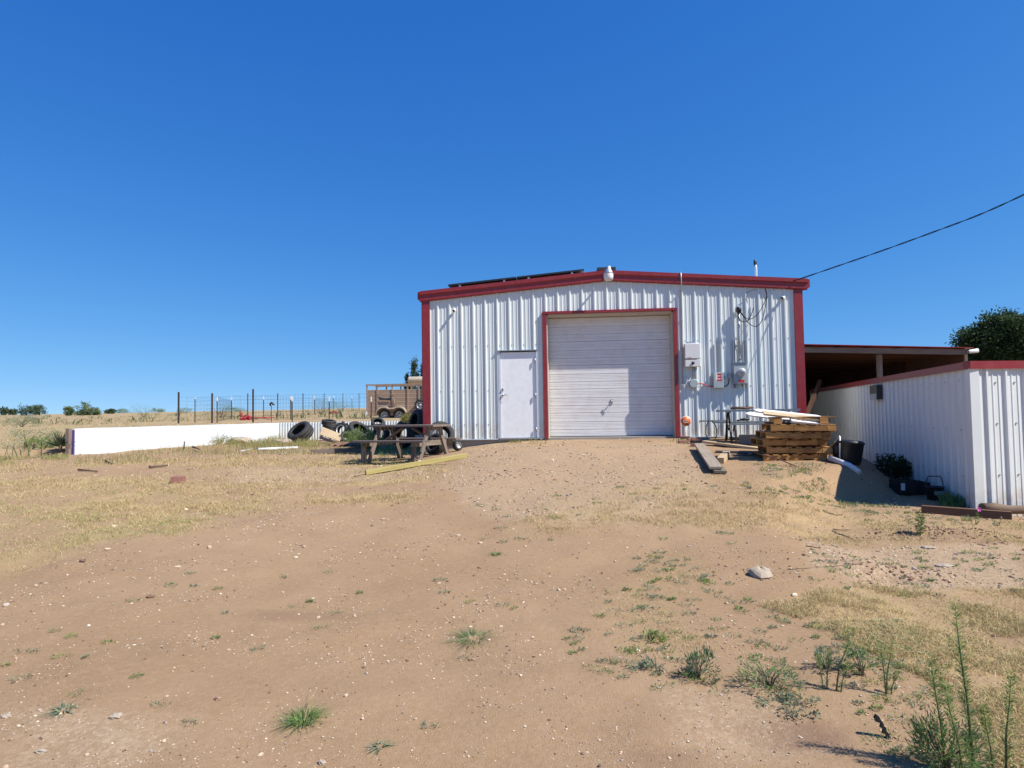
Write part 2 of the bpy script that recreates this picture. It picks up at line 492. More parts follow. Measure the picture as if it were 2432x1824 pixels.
def fastmesh(name, V, F, mat, tint=None, attrs=None, smooth=False):
    V = np.asarray(V, np.float32); F = np.asarray(F, np.int32); k = F.shape[1]
    me = bpy.data.meshes.new(name)
    me.vertices.add(len(V)); me.vertices.foreach_set('co', V.ravel())
    me.loops.add(F.size); me.loops.foreach_set('vertex_index', F.ravel())
    me.polygons.add(len(F)); me.polygons.foreach_set('loop_start', np.arange(0, F.size, k, dtype=np.int32))
    try: me.polygons.foreach_set('loop_total', np.full(len(F), k, np.int32))
    except Exception: pass
    me.polygons.foreach_set('use_smooth', np.full(len(F), smooth, bool))
    me.update(calc_edges=True); me.validate()
    if tint is not None:
        a = me.attributes.new('tint', 'FLOAT_COLOR', 'POINT')
        t = np.ones((len(V), 4), np.float32); t[:, :3] = tint
        a.data.foreach_set('color', t.ravel())
    for n_, d in (attrs or {}).items():
        a = me.attributes.new(n_, 'FLOAT', 'POINT'); a.data.foreach_set('value', np.asarray(d, np.float32))
    me.materials.append(M[mat])
    o = bpy.data.objects.new(name, me); COL.objects.link(o)
    return o

# ------------------------------------------------------------------ GROUND
def axis_coords(dense0, dense1, step, lo, hi, g=1.12):
    a = list(np.arange(dense0, dense1 + 1e-6, step)); s_ = step
    while a[-1] < hi: s_ *= g; a.append(a[-1] + s_)
    b = [dense0]; s_ = step
    while b[-1] > lo: s_ *= g; b.append(b[-1] - s_)
    return np.array(b[:0:-1] + a)

def wpoly(pts):
    return [tuple(gp(*p)[:2]) for p in pts]

def inpoly(x, y, poly):
    c = np.zeros(np.shape(x), bool); n = len(poly)
    for i in range(n):
        (x1, y1), (x2, y2) = poly[i], poly[i - 1]
        k = ((y1 > y) != (y2 > y)) & (x < (x2 - x1) * (y - y1) / (y2 - y1 + 1e-12) + x1)
        c ^= k
    return c

def softpoly(x, y, poly, wob=.5):
    """share of jittered copies of (x, y) that fall inside: a ragged soft edge"""
    a = np.array(poly); m = wob * 1.6 + .2
    sel = (x > a[:, 0].min() - m) & (x < a[:, 0].max() + m) & (y > a[:, 1].min() - m) & (y < a[:, 1].max() + m)
    out = np.zeros(np.shape(x)); xs, ys = x[sel], y[sel]; t = 0
    for k in range(5):
        dx = (fbm(xs * .9, ys * .9, 50 + k, 3) - .47) * wob * 3; dy = (fbm(xs * .9, ys * .9, 70 + k, 3) - .47) * wob * 3
        t = t + inpoly(xs + dx, ys + dy, poly)
    out[sel] = t / 5.0
    return out

GRASS = [
    ([(-400, 1105), (170, 1098), (560, 1085), (870, 1072), (1010, 1105), (1120, 1130), (1130, 1165), (900, 1195), (640, 1212), (480, 1225), (470, 1258), (250, 1290), (100, 1330), (-400, 1480)], 1.0, .55),
    ([(1330, 1180), (1650, 1128), (1950, 1185), (2300, 1240), (2600, 1262), (2600, 1305), (2100, 1290), (1700, 1262), (1450, 1245), (1250, 1290), (1200, 1250)], .75, .45),
    ([(1800, 1440), (2040, 1385), (2600, 1400), (2700, 1824), (2420, 1900), (2280, 1660), (2150, 1590), (2050, 1545), (1930, 1480)], 1.0, .22),
    ([(1420, 1440), (1560, 1300), (1640, 1330), (1600, 1450), (1720, 1560), (1500, 1570)], .35, .25),
    ([(1080, 1062), (1290, 1058), (1290, 1046), (1080, 1050)], .8, .15),
]
GRAVEL = [
    ([(-50, 1690), (350, 1690), (420, 1760), (200, 1830), (-50, 1850)], .9, .2),
    ([(1080, 1060), (1640, 1058), (1700, 1160), (1500, 1250), (1150, 1240), (1040, 1150)], .8, .5),
    ([(1950, 1290), (2432, 1290), (2432, 1400), (2050, 1395), (1900, 1340)], 1.0, .2),
    ([(540, 1108), (1000, 1098), (1040, 1140), (700, 1145), (540, 1150)], .9, .4),
    ([(1550, 1640), (1850, 1640), (1900, 1824), (1600, 1824)], .7, .2),
]
GRASSW = [(wpoly(p), a, w) for p, a, w in GRASS]
GRAVELW = [(wpoly(p), a, w) for p, a, w in GRAVEL]
BARE = [(gp(310, 1117), 1.5, .9), (gp(900, 1160), 1.6, .5), (gp(1180, 1150), 1.5, 1.5)]

def masks(x, y):
    g = np.zeros(np.shape(x))
    for p, a, w in GRASSW: g = np.maximum(g, a * softpoly(x, y, p, w))
    nr = 1 - sstep(7.5, 9.5, y)
    g = g * (.35 + .40 * nr + (.65 - .40 * nr) * sstep(.36, .50, fbm(x * .45, y * .75, 33, 4)))
    for c, rx, ry in BARE:
        e = ((x - c.x) / rx) ** 2 + ((y - c.y) / ry) ** 2
        g = g * sstep(.5, 1.2, e + (fbm(x * 1.5, y * 1.5, 90, 3) - .47))
    r = np.zeros(np.shape(x)) + .12
    for p, a, w in GRAVELW: r = np.maximum(r, a * softpoly(x, y, p, w))
    wx = np.interp(y, [10, 19, 29], [-16.4, -15.02, -13.25])
    f = np.maximum(sstep(-.2, 3.5, wx - x) * sstep(13, 17, y + (fbm(x * .5, y * .5, 12, 3) - .5) * 4), sstep(29, 30, y))
    return g, r, f

def build_ground():
    xs = axis_coords(-19, 9.5, .085, -1800, 1800, 1.11)
    ys = axis_coords(2.2, 30.5, .085, -60, 2600, 1.10)
    X, Y = np.meshgrid(xs, ys)
    Z = gz(X, Y)
    V = np.stack([X, Y, Z], -1).reshape(-1, 3)
    nx, ny = len(xs), len(ys)
    i = (np.arange(ny - 1)[:, None] * nx + np.arange(nx - 1)[None, :]).ravel()
    F = np.stack([i, i + 1, i + 1 + nx, i + nx], 1)
    g, r, f = masks(X.ravel(), Y.ravel())
    st = np.zeros(X.size)
    for px, py, rx, ry, a in ((670, 1465, .35, .12, .5), (1840, 1745, .28, .16, .8), (2250, 1270, 1.1, .22, .6), (2110, 1362, .5, .2, .5), (1560, 1800, .2, .1, .5), (700, 1460, .5, .1, .4)):
        p = gp(px, py)
        e = ((X.ravel() - p.x) / rx) ** 2 + ((Y.ravel() - p.y) / ry) ** 2 + (fbm(X.ravel() * 4, Y.ravel() * 4, 88, 3) - .47) * 2
        st = np.maximum(st, a * (1 - sstep(.3, 1.3, e)))
    o = fastmesh('ground', V, F, 'ground', None, {'grass': g, 'gravel': r, 'field': f, 'stain': st}, True)
    tag(o, 'bare brown dirt yard with dry grass patches rising to open range', None, None, 'structure')
    return o
build_ground()

# ------------------------------------------------------------------ BARN
FY = 17.0                               # front wall plane
BX0, BX1, PK = -3.93, 5.40, .735
SLOPE = .0757
BASE, DEPTH = .985, 12.0
def eave_top(x): return 5.115 - abs(x - PK) * SLOPE * 1.05      # top of the rake
RIB_PITCH = .305
RIB0 = at(1040, 780, FY).x

def ribbed(b, x0, x1, zlo, zhi, org, ux, nv, phase, pitch=RIB_PITCH, h=.032, extra=()):
    """metal sheet with trapezoid ribs; org + ux*x + z, ribs stand out along nv"""
    org, ux, nv = Vector(org), Vector(ux), Vector(nv)
    br = []
    k0, k1 = int(math.floor((x0 - phase) / pitch)) - 1, int(math.ceil((x1 - phase) / pitch)) + 1
    for k in range(k0, k1 + 1):
        c = phase + k * pitch
        br += [(c - .034, 0), (c - .015, h), (c + .015, h), (c + .034, 0)]
        for q in (.105, .20):
            br += [(c + q - .018, 0), (c + q - .008, .008), (c + q + .008, .008), (c + q + .018, 0)]
    def hgt(x):
        for (a, ha), (c, hc) in zip(br, br[1:]):
            if a <= x <= c: return ha + (hc - ha) * (x - a) / max(c - a, 1e-6)
        return 0
    xs = sorted(set([x0, x1] + [x for x, _ in br if x0 < x < x1] + [e for e in extra if x0 < e < x1]))
    for a, c in zip(xs, xs[1:]):
        mid = (a + c) / 2
        za, zb = zlo(mid), zlo(mid)
        pa, pc = org + ux * a + nv * hgt(a), org + ux * c + nv * hgt(c)
        b.quad(pa + Vector((0, 0, za)), pc + Vector((0, 0, zb)), pc + Vector((0, 0, zhi(c))), pa + Vector((0, 0, zhi(a))))
    return b

GX0, GX1, GZ1 = -.79, 2.345, 4.08       # garage opening
DX0, DX1, DZ1 = -1.985, -1.03, 3.175    # walk door opening
barn = thing('metal_barn', 'white ribbed metal barn with red trim and a big roll-up door', 'barn', (PK, FY, BASE))

def front_lo(x):
    if GX0 < x < GX1: return GZ1
    if DX0 < x < DX1: return DZ1
    return BASE
x = RIB0 - .1525 - RIB_PITCH
edges = [BX0 + .02]
while x < BX1 - .2:
    if x > BX0 + .3: edges.append(x)
    x += RIB_PITCH * 3
edges.append(BX1 - .02)
for a, c in zip(edges, edges[1:]):
    ribbed(B(), a, c, front_lo, lambda q: eave_top(q) - .14, (0, FY, 0), (1, 0, 0), (0, -1, 0), RIB0, extra=(GX0, GX1, DX0, DX1)).build('wall_panel', 'sheet', barn)
# side and back walls
for sx, nv in ((BX0 + .02, (-1, 0, 0)), (BX1 - .02, (1, 0, 0))):
    ribbed(B(), 0, DEPTH, lambda q: BASE - .3, lambda q, s=sx: eave_top(s) - .15, (sx, FY, 0), (0, 1, 0), nv, .2).build('side_wall', 'sheet', barn)
ribbed(B(), BX0, BX1, lambda q: BASE - .3, lambda q: eave_top(q) - .14, (0, FY + DEPTH, 0), (1, 0, 0), (0, 1, 0), .1).build('back_wall', 'sheet', barn)
B().box(((BX0 + BX1) / 2, FY + DEPTH / 2 + .03, BASE - .36), (BX1 - BX0 - .02, DEPTH, .74)).build('concrete_slab', 'concrete', barn)
# base flashing
for a, c in ((BX0 + .15, DX0 - .05), (DX1 + .05, GX0 - .1), (GX1 + .1, BX1 - .15)):
    B().box(((a + c) / 2, FY - .018, BASE - .012), (c - a, .034, .022)).build('base_flashing', 'flat_white', barn)
# roof
for s in (-1, 1):
    xe = BX0 - .05 if s < 0 else BX1 + .12
    b = B(); ze = eave_top(xe)
    yy0, yy1 = FY - .09, FY + DEPTH + .1
    b.extrude([(PK, yy0, 5.118), (xe, yy0, ze + .004), (xe, yy0, ze - .05), (PK, yy0, 5.06)], (0, yy1 - yy0, 0))
    b.build('roof', 'flat_white', barn)
    # rake trim: stepped profile run down the gable
    prof = [(-.02, .006), (.118, .006), (.118, -.085), (.085, -.115), (.085, -.235), (.06, -.258), (-.001, -.258)]
    xi, xo = PK, xe
    A = [Vector((xi, FY - d, eave_top(xi) + z)) for d, z in prof]
    C = [Vector((xo, FY - d, eave_top(xo) + z)) for d, z in prof]
    b = B(); ia, ic = b.pts(A), b.pts(C); n = len(A)
    for k in range(n):
        k2 = (k + 1) % n; b.face((ia[k], ia[k2], ic[k2], ic[k]))
    b.face(ia); b.face(ic[::-1])
    b.build('rake_trim', 'red', barn)
    B().box((xe + s * .03, FY + DEPTH / 2, ze - .10), (.06, DEPTH + .15, .19)).build('eave_trim', 'red', barn)
    # corner trim
    xc = BX0 if s < 0 else BX1
    b = B()
    b.box((xc - s * .095, FY - .022, (BASE + eave_top(xc) - .25) / 2 - .01), (.19, .055, eave_top(xc) - .25 - BASE + .02))
    b.box((xc + s * .012, FY + .10, (BASE + eave_top(xc) - .25) / 2 - .01), (.03, .20, eave_top(xc) - .25 - BASE + .02))
    b.build('corner_trim', 'red', barn)
B().box((PK, FY + .2, 5.16), (.46, .6, .07)).build('ridge_cap', 'darkmetal', barn)
# garage frame
fr = B()
fr.box((GX0 - .035, FY - .03, (BASE + GZ1) / 2), (.095, .07, GZ1 - BASE))
fr.box((GX1 + .035, FY - .03, (BASE + GZ1) / 2), (.085, .07, GZ1 - BASE))
fr.box(((GX0 + GX1) / 2, FY - .033, GZ1 + .028), (GX1 - GX0 + .17, .082, .062))
fr.build('door_trim', 'red', barn)
jb = B()
jb.box((GX0 + .012, FY + .16, (BASE + GZ1) / 2 - .02), (.05, .30, GZ1 - BASE - .02))
jb.box((GX1 - .012, FY + .16, (BASE + GZ1) / 2 - .02), (.05, .30, GZ1 - BASE - .02))
jb.box(((GX0 + GX1) / 2, FY + .165, GZ1 - .03), (GX1 - GX0 - .08, .29, .05))
jb.build('door_jamb', 'cream', barn)
# sectional door: five ribbed sections
gd = B(); gdo = gd.box(((GX0 + GX1) / 2, FY + .40, (BASE + GZ1) / 2), (GX1 - GX0, .02, GZ1 - BASE)).build('garage_door', 'door', barn)
DYF = FY + .355
sec_h = (GZ1 - .06 - BASE - .02) / 5
def section_profile():
    p = [(0, .016), (.006, .0)]
    for c, w, d in ((.30, .014, .016), (.62, .014, .016)):
        p += [(c - w, 0), (c - w * .4, d), (c + w * .4, d), (c + w, 0)]
    for c in (.12, .18, .42, .48, .54, .76, .82, .88):
        p += [(c - .012, 0), (c - .004, .007), (c + .004, .007), (c + .012, 0)]
    p += [(.988, 0), (.995, .016)]
    return sorted(p)
for k in range(5):
    z0 = BASE + .015 + k * sec_h
    b = B(); xa, xb = GX0 + .03, GX1 - .03
    pr = section_profile()
    L = [Vector((xa, DYF + d, z0 + t * sec_h)) for t, d in pr]; R_ = [Vector((xb, DYF + d, z0 + t * sec_h)) for t, d in pr]
    b.sheet(R_, L)
    b.build('door_section', 'door', gdo)
hp = hit(1453, 953, (0, DYF, 0), (0, 1, 0))
b = B(); b.box((hp.x, DYF - .012, hp.z), (.05, .02, .11)); b.tube([(hp.x, DYF - .02, hp.z), (hp.x, DYF - .09, hp.z)], .012); b.tube([(hp.x - .03, DYF - .09, hp.z + .05), (hp.x + .02, DYF - .09, hp.z - .05)], .012)
b.build('handle', 'galv', gdo)
B().box(((GX0 + GX1) / 2, DYF - .012, BASE + .012), (GX1 - GX0 - .08, .04, .035)).build('bottom_seal', 'black', gdo)
# walk door
wd = B().box(((DX0 + DX1) / 2 + .005, FY + .02, (BASE + DZ1) / 2 - .005), (DX1 - DX0 - .05, .04, DZ1 - BASE - .05)).build('walk_door', 'door_slab', barn)
fr = B()
for xq in (DX0 + .005, DX1 - .005): fr.box((xq, FY - .012, (BASE + DZ1) / 2), (.035, .05, DZ1 - BASE))
fr.build('door_frame', 'flat_white', wd)
fr = B(); fr.box(((DX0 + DX1) / 2 - .01, FY - .025, DZ1 + .012), (DX1 - DX0 + .07, .075, .022)); fr.build('drip_cap', 'galv', wd)
B().box(((DX0 + DX1) / 2, FY - .01, BASE - .0), (DX1 - DX0 + .02, .07, .03)).build('threshold', 'galv', wd)
for zz in (2.92, 2.05, 1.2):
    B().tube([(DX1 - .045, FY - .045, zz - .06), (DX1 - .045, FY - .045, zz + .06)], .014).build('hinge', 'galv', wd)
hx = DX0 + .085; hz = at(1194, 925, FY).z
b = B(); b.lathe([(.0, .03), (.032, .03), (.034, 0)], (hx, FY, hz), (0, -1, 0), 16); b.beam((hx, FY - .06, hz), (hx + .02, FY - .06, hz + .03), .02, .02); b.beam((hx, FY, hz), (hx, FY - .07, hz), .02, .02)
b.build('deadbolt', 'galv', wd); b = B()
b.lathe([(.0, .06), (.028, .055), (.03, 0)], (hx, FY, hz - .14), (0, -1, 0), 14); b.beam((hx, FY - .065, hz - .14), (hx + .11, FY - .065, hz - .14), .02, .022)
b.build('handle', 'galv', wd)
# screws along the girts
b = B()
k = 0
while True:
    xr = RIB0 - RIB_PITCH * 1 + k * RIB_PITCH; k += 1
    if xr > BX1 - .25: break
    if xr < BX0 + .2: continue
    for zz in (3.33, 2.2, 1.35):
        xx = xr + .055
        if front_lo(xx) < zz: b.box((xx, FY - .007, zz), (.022, .014, .022))
o = b.build('screw', 'galv', barn); tag(o, kind='stuff')

# solar panels on the left roof slope
def roof_pt(x, y, d=0): return Vector((x, y, eave_top(x) + d))
sol_x = [at(1063, 682, FY).x, at(1226, 664, FY).x, at(1388, 645, FY).x]
for i in range(2):
    xa, xb = sol_x[i] + .01, sol_x[i + 1] - .01
    for j in range(2):
        y0 = FY + .02 + j * 1.03
        pn = thing('solar_module', ('dark solar panel on the barn roof, ' + ('lower' if i == 0 else 'upper') + ' of the two along the red gable' if j == 0 else 'dark solar panel on the barn roof, ' + ('lower' if i == 0 else 'upper') + ' one of the row behind the gable row'), 'solar panel', roof_pt((xa + xb) / 2, y0 + .5, .1), 'solar panels on the barn roof')
        sl = (eave_top(xb) - eave_top(xa)) / (xb - xa)
        b = B(); b.extrude([roof_pt(xa, y0, .085), roof_pt(xb, y0, .085), roof_pt(xb, y0, .125), roof_pt(xa, y0, .125)], (0, 1.0, 0)); b.build('frame', 'black', pn)
        b = B(); b.extrude([roof_pt(xa + .02, y0 + .02, .1255), roof_pt(xb - .02, y0 + .02, .1255), roof_pt(xb - .02, y0 + .02, .129), roof_pt(xa + .02, y0 + .02, .129)], (0, .96, 0)); b.build('glass', 'glass_panel', pn)
        for xq in (xa + .3, xb - .3): B().box((xq, y0 + .05, eave_top(xq) + .045), (.05, .08, .09)).build('bracket', 'galv', pn)

# yard light at the peak
LX, LZ = at(1445, 650, FY - .42).x, at(1445, 650, FY - .42).z
t = thing('yard_light', 'round metal yard light hung at the barn gable peak', 'lamp', (LX, FY - .42, LZ - .2))
c = (LX, FY - .42, LZ)
B().lathe([(.0, .185), (.055, .18), (.065, .165), (.065, .11), (.09, .075), (.115, .02), (.118, -.0), (.10, -.0), (.0, .02)], c, (0, 0, 1), 22).build('reflector', 'galv', t)
B().lathe([(.112, .0), (.118, -.03), (.112, -.10), (.095, -.165), (.0, -.175)], c, (0, 0, 1), 22).build('lens', 'white', t)
B().tube([(LX, FY - .42, LZ + .12), (LX, FY - .3, LZ + .12), (LX, FY - .10, LZ + .08)], .022).build('arm', 'galv', t)

# security cameras
for px, py, dirx, lab in ((1079, 737, -.1, 'small white security camera high on the barn wall left of the doors'), (1860, 707, -.75, 'small white security camera high on the barn wall near the right corner')):
    p = at(px, py, FY - .10)
    t = thing('security_camera', lab, 'camera', p, 'security cameras on the barn')
    d = Vector((dirx, -1, -.35)).normalized()
    B().lathe([(.0, -.07), (.034, -.07), (.036, .055), (.03, .06)], p, d, 14).build('housing', 'white', t)
    B().lathe([(.031, .061), (.0, .063)], p, d, 14).build('lens', 'black', t)
    B().tube([p - d * .03, (p.x, FY, p.z + .01)], .014).build('bracket', 'white', t)

# ------------------------------------------------------------------ electrical gear on the barn front
EY = FY - .05
def ew(px, py, y=EY): return at(px, py, y)
p0, p1 = ew(1617, 650, FY - .14), ew(1622, 915)
t = thing('roof_conduit', 'thin grey conduit running from the roof edge down to the inverter wiring', 'conduit', (p1.x, FY, p1.z))
B().tube([(p0.x + .02, FY + .1, p0.z + .03), (p0.x, FY - .08, p0.z + .05), (p0.x, FY - .15, p0.z), (p0.x + .005, FY - .15, p0.z - .32), (p0.x + .01, EY, p0.z - .42), (p1.x, EY, p1.z)], .014).build('pipe', 'galv', t)
for py in (690, 760, 830):
    q = ew(1619, py); B().box((q.x, EY + .01, q.z), (.06, .05, .02)).build('strap', 'galv', t)
# inverter
a, c = ew(1626, 816, FY - .2), ew(1664.5, 870.5, FY - .2)
t = thing('solar_inverter', 'white wall inverter box with black knob beside the roll-up door', 'inverter', ((a.x + c.x) / 2, FY - .1, c.z))
zc_ = ew(1640, 852.8, FY - .2).z
cx_, wd_ = (a.x + c.x) / 2, c.x - a.x
B().box((cx_, FY - .125, (a.z + zc_) / 2 + .004), (wd_, .15, a.z - zc_ - .008)).build('upper_cover', 'white_box', t, bevel=.012)
B().box((cx_, FY - .12, (c.z + zc_) / 2 - .004), (wd_, .14, zc_ - c.z - .008)).build('lower_cover', 'white_box', t, bevel=.012)
B().lathe([(.0, .05), (.034, .05), (.036, 0)], (ew(1646, 862, FY - .19).x, FY - .19, ew(1646, 862, FY - .19).z), (0, -1, 0), 16).build('knob', 'black', t)
B().box((cx_, FY - .03, (a.z + c.z) / 2 + .03), (wd_ * .5, .06, (a.z - c.z) + .06)).build('bracket', 'galv', t)

def lettering(txt, loc, size, mat, parent, extr=.0008, align='CENTER'):
    cu = bpy.data.curves.new('lettering', 'FONT'); cu.body = txt; cu.size = size; cu.extrude = extr; cu.align_x = align; cu.align_y = 'CENTER'
    cu.resolution_u = 3
    o = bpy.data.objects.new('lettering', cu); COL.objects.link(o); o.parent = parent
    o.location = Vector(loc) - OFF[parent]; o.rotation_euler = (math.pi / 2, 0, 0)
    me = bpy.data.meshes.new_from_object(o); me.materials.clear(); me.materials.append(M[mat])
    o2 = bpy.data.objects.new('lettering', me); COL.objects.link(o2); o2.parent = parent; o2.location = o.location; o2.rotation_euler = o.rotation_euler
    bpy.data.objects.remove(o); o2.name = 'lettering'; return o2
q = ew(1634, 849.5, FY - .201)
lettering('solaredge', (q.x + .03, FY - .2015, q.z), .030, 'redmark', t)
# lower wiring: pipe, junction box
j0 = ew(1647.5, 911, FY - .08)
t = thing('junction_box', 'grey eight-sided junction box under the white inverter', 'junction box', (j0.x, FY, j0.z - .1))
B().lathe([(.0, .045), (.10, .045), (.112, .035), (.112, -.07), (.0, -.07)], j0, (0, -1, 0), 8, smooth=False).build('body', 'grey_box', t)
for dx in (-.02, .03): B().tube([(j0.x + dx, FY - .07, j0.z + .09), (j0.x + dx + .005, FY - .09, c.z + .01)], .016).build('riser_pipe', 'galv', t)
w0 = ew(1629, 893); w1 = ew(1626, 915)
B().tube([(w0.x + .015, EY - .03, w0.z), (w0.x + .02, EY - .03, w0.z - .12), (w0.x - .01, EY - .03, w0.z - .2), (w1.x - .02, EY - .02, w1.z), (w1.x - .1, EY - .02, w1.z)], .013).build('offset_pipe', 'pvc', t)
# disconnect switch
a, c = ew(1694.5, 884.5, FY - .16), ew(1719.5, 921, FY - .16)
t = thing('disconnect_switch', 'grey switch box covered with red warning labels on the barn wall', 'switch box', ((a.x + c.x) / 2, FY, c.z))
cx_ = (a.x + c.x) / 2
B().box((cx_, FY - .10, (a.z + c.z) / 2), (c.x - a.x, .12, a.z - c.z)).build('body', 'grey_box', t, bevel=.006)
hgt = a.z - c.z; wd_ = c.x - a.x
for fx, fz, w_, h_ in ((.06, .36, .40, .13), (.08, .18, .42, .13), (.05, .0, .52, .11)): B().box((cx_ + fx * wd_, FY - .1615, (a.z + c.z) / 2 + fz * hgt), (w_ * wd_, .003, h_ * hgt)).build('warning_label', 'redmark', t)
b = B(); b.box((cx_ - .02, FY - .1613, (a.z + c.z) / 2 + .18 * hgt), (.45 * wd_, .0024, .5 * hgt)); b.build('label_backing', 'white', t)
B().tube([(c.x + .015, FY - .10, (a.z + c.z) / 2 + .02), (c.x + .02, FY - .14, (a.z + c.z) / 2 + .10)], .010).build('lever', 'black', t)
s0 = ew(1704, 809, FY - .06)
B().box((s0.x, FY - .055, (s0.z + a.z) / 2 - .1), (.042, .042, s0.z - a.z + .2)).build('strut', 'greymetal', t)
# flexible conduits
def wire(name, lab, pts, r, mat, cat='conduit', grp=None):
    o = B().tube(pts, r, 8).build(name, mat); return tag(o, lab, cat, grp)
q0, q1 = ew(1657, 912, FY - .09), ew(1695, 917, FY - .1)
mid = [q0.lerp(q1, k / 6) + Vector((0, 0, .02 * math.sin(k / 6 * 6.2))) for k in range(7)]
wire('flexible_conduit', 'short dark flexible conduit with red tape between junction box and switch', mid, .013, 'redmark')
q0 = ew(1719, 918, FY - .1); q1 = ew(1731.5, 899, FY - .1)
wire('flexible_conduit', 'dark curved cable from the switch box up to a small grey fitting', [q0, q0 + Vector((.06, 0, .01)), q0 + Vector((.11, 0, .06)), q1 + Vector((0, 0, -.03)), q1], .012, 'cable')
q = ew(1732.5, 893, FY - .06)
tag(B().box((q.x, FY - .06, q.z), (.075, .08, .13)).build('outlet_box', 'grey_box'), 'small grey outlet box between the switch box and the meter', 'outlet box')
# meter
a, c = ew(1742.5, 861.5, FY - .17), ew(1776.5, 910.5, FY - .17)
t = thing('electric_meter', 'grey electric meter box with round glass dial and red label', 'electric meter', ((a.x + c.x) / 2, FY, c.z))
cx_ = (a.x + c.x) / 2
B().box((cx_, FY - .10, (a.z + c.z) / 2), (c.x - a.x, .14, a.z - c.z)).build('enclosure', 'grey_box', t, bevel=.006)
B().box((cx_, FY - .11, a.z + .008), (c.x - a.x + .02, .17, .016)).build('top_lip', 'galv', t)
mc = ew(1762, 884, FY - .2)
B().lathe([(.0, .0), (.095, .0), (.098, .04), (.085, .045)], (mc.x, FY - .17, mc.z), (0, -1, 0), 24).build('ring', 'white_box', t)
B().lathe([(.084, .0), (.082, .09), (.06, .105), (.0, .108)], (mc.x, FY - .17, mc.z), (0, -1, 0), 24).build('dial', 'galv', t)
B().box((mc.x, FY - .2805, mc.z + .002), (.085, .004, .014)).build('dial_plate', 'black', t)
lq = ew(1761, 905, FY - .173)
B().box((lq.x, FY - .1715, lq.z), (.14, .004, .065)).build('warning_label', 'redmark', t)
B().tube([(lq.x + .02, FY - .15, c.z), (lq.x + .02, FY - .15, c.z - .07)], .014).build('seal', 'black', t)
for px in (1742, 1771):
    s0 = ew(px, 809, FY - .06); B().box((s0.x, FY - .055, (s0.z + c.z - .1) / 2), (.042, .042, s0.z - c.z + .1)).build('strut', 'greymetal', t)
# service mast
mt_, mb = ew(1754, 738, FY - .09), ew(1757, 861, FY - .09)
t = thing('service_mast', 'steel conduit riser with a black weatherhead above the meter', 'service mast', (mb.x, FY - .09, mb.z))
B().tube([mb, mt_], .031, 12).build('pipe', 'galv', t)
B().lathe([(.0, .12), (.05, .11), (.07, .06), (.065, -.01), (.035, -.03)], mt_ + Vector((0, -.01, -.02)), (0, -.25, 1), 12).build('weatherhead', 'black', t)
b = B(); b.box((mb.x, FY - .06, mb.z + .5), (.09, .07, .03)); b.build('pipe_strap', 'galv', t); b = B(); b.lathe([(.05, .05), (.05, 0)], mb, (0, 0, 1), 12); b.build('clamp', 'galv', t)
# drip loops
def loopwire(lab, pix, yy, r=.009):
    pts = [at(px, py, y) for (px, py), y in zip(pix, yy)]
    # smooth (Catmull-Rom)
    out = []
    P = [pts[0]] + pts + [pts[-1]]
    for k in range(1, len(P) - 2):
        for j in range(5):
            u = j / 5; a, b_, c_, d = P[k - 1], P[k], P[k + 1], P[k + 2]
            out.append(.5 * ((2 * b_) + (c_ - a) * u + (2 * a - 5 * b_ + 4 * c_ - d) * u * u + (3 * b_ - a - 3 * c_ + d) * u ** 3))
    out.append(pts[-1])
    return tag(B().tube(out, r, 6).build('drip_loop', 'cable'), lab, 'cable', 'cables at the weatherhead')
loopwire('black cable looping shallow from the weatherhead up to the red gable edge', [(1757, 737), (1768, 752), (1782, 758), (1800, 745), (1815, 720), (1821, 700), (1818, 686)], [16.85] * 6 + [16.86])
loopwire('black cable hanging in the deepest loop right of the weatherhead', [(1756, 739), (1770, 757), (1781, 770), (1797, 775), (1810, 760), (1817, 730), (1821, 705), (1817, 686)], [16.83] * 8)
loopwire('black cable in a small low loop close to the weatherhead', [(1753, 741), (1755, 756), (1764, 764), (1776, 762), (1784, 748), (1790, 730)], [16.81] * 6)
loopwire('thin pale hook of cable under the gable right of the weatherhead', [(1775, 720), (1773, 706), (1776, 695), (1784, 690), (1797, 688)], [16.9] * 5, .006)
# service drop
sp = [(1888, 666), (1999, 628.6), (2110, 590), (2221, 549.5), (2324, 510.7), (2432, 462), (2600, 378), (2800, 262)]
ctrl = [at(px, py, 16.87 - .0062 * (px - 1888)) for px, py in sp]
ctrl = [Vector((5.0, 16.9, ctrl[0].z - .02))] + ctrl
b = B()
for ph in (0, math.pi):
    pts = []
    for k in range(len(ctrl) - 1):
        a, c = ctrl[k], ctrl[k + 1]; P0 = ctrl[max(k - 1, 0)]; P3 = ctrl[min(k + 2, len(ctrl) - 1)]
        for j in range(16):
            u = j / 16
            p = .5 * ((2 * a) + (c - P0) * u + (2 * P0 - 5 * a + 4 * c - P3) * u * u + (3 * a - P0 - 3 * c + P3) * u ** 3)
            w_ = (k * 16 + j) * .38 + ph
            pts.append(p + Vector((.2 * math.cos(w_), .5 * math.cos(w_), math.sin(w_))) * .010)
    b.tube(pts, .0075, 6)
tag(b.build('overhead_cable', 'cable'), 'black twisted overhead cable from the barn gable to beyond the frame', 'cable')
# roof vent mast at right
v0, v1 = at(1796, 656, 21), at(1799, 624, 21)
t = thing('vent_pipe', 'thin white vent pipe with black cap above the barn roof', 'pipe', (v0.x, 21, eave_top(v0.x)))
B().tube([(v0.x, 21, eave_top(v0.x) - .02), (v0.x, 21, v1.z - .15), (v0.x - .02, 21, v1.z - .05)], .035, 10).build('pipe', 'pvc', t)
B().lathe([(.0, .12), (.04, .1), (.05, .02), (.03, -.08)], (v0.x - .02, 21, v1.z - .02), (0, 0, 1), 10).build('cap', 'black', t)

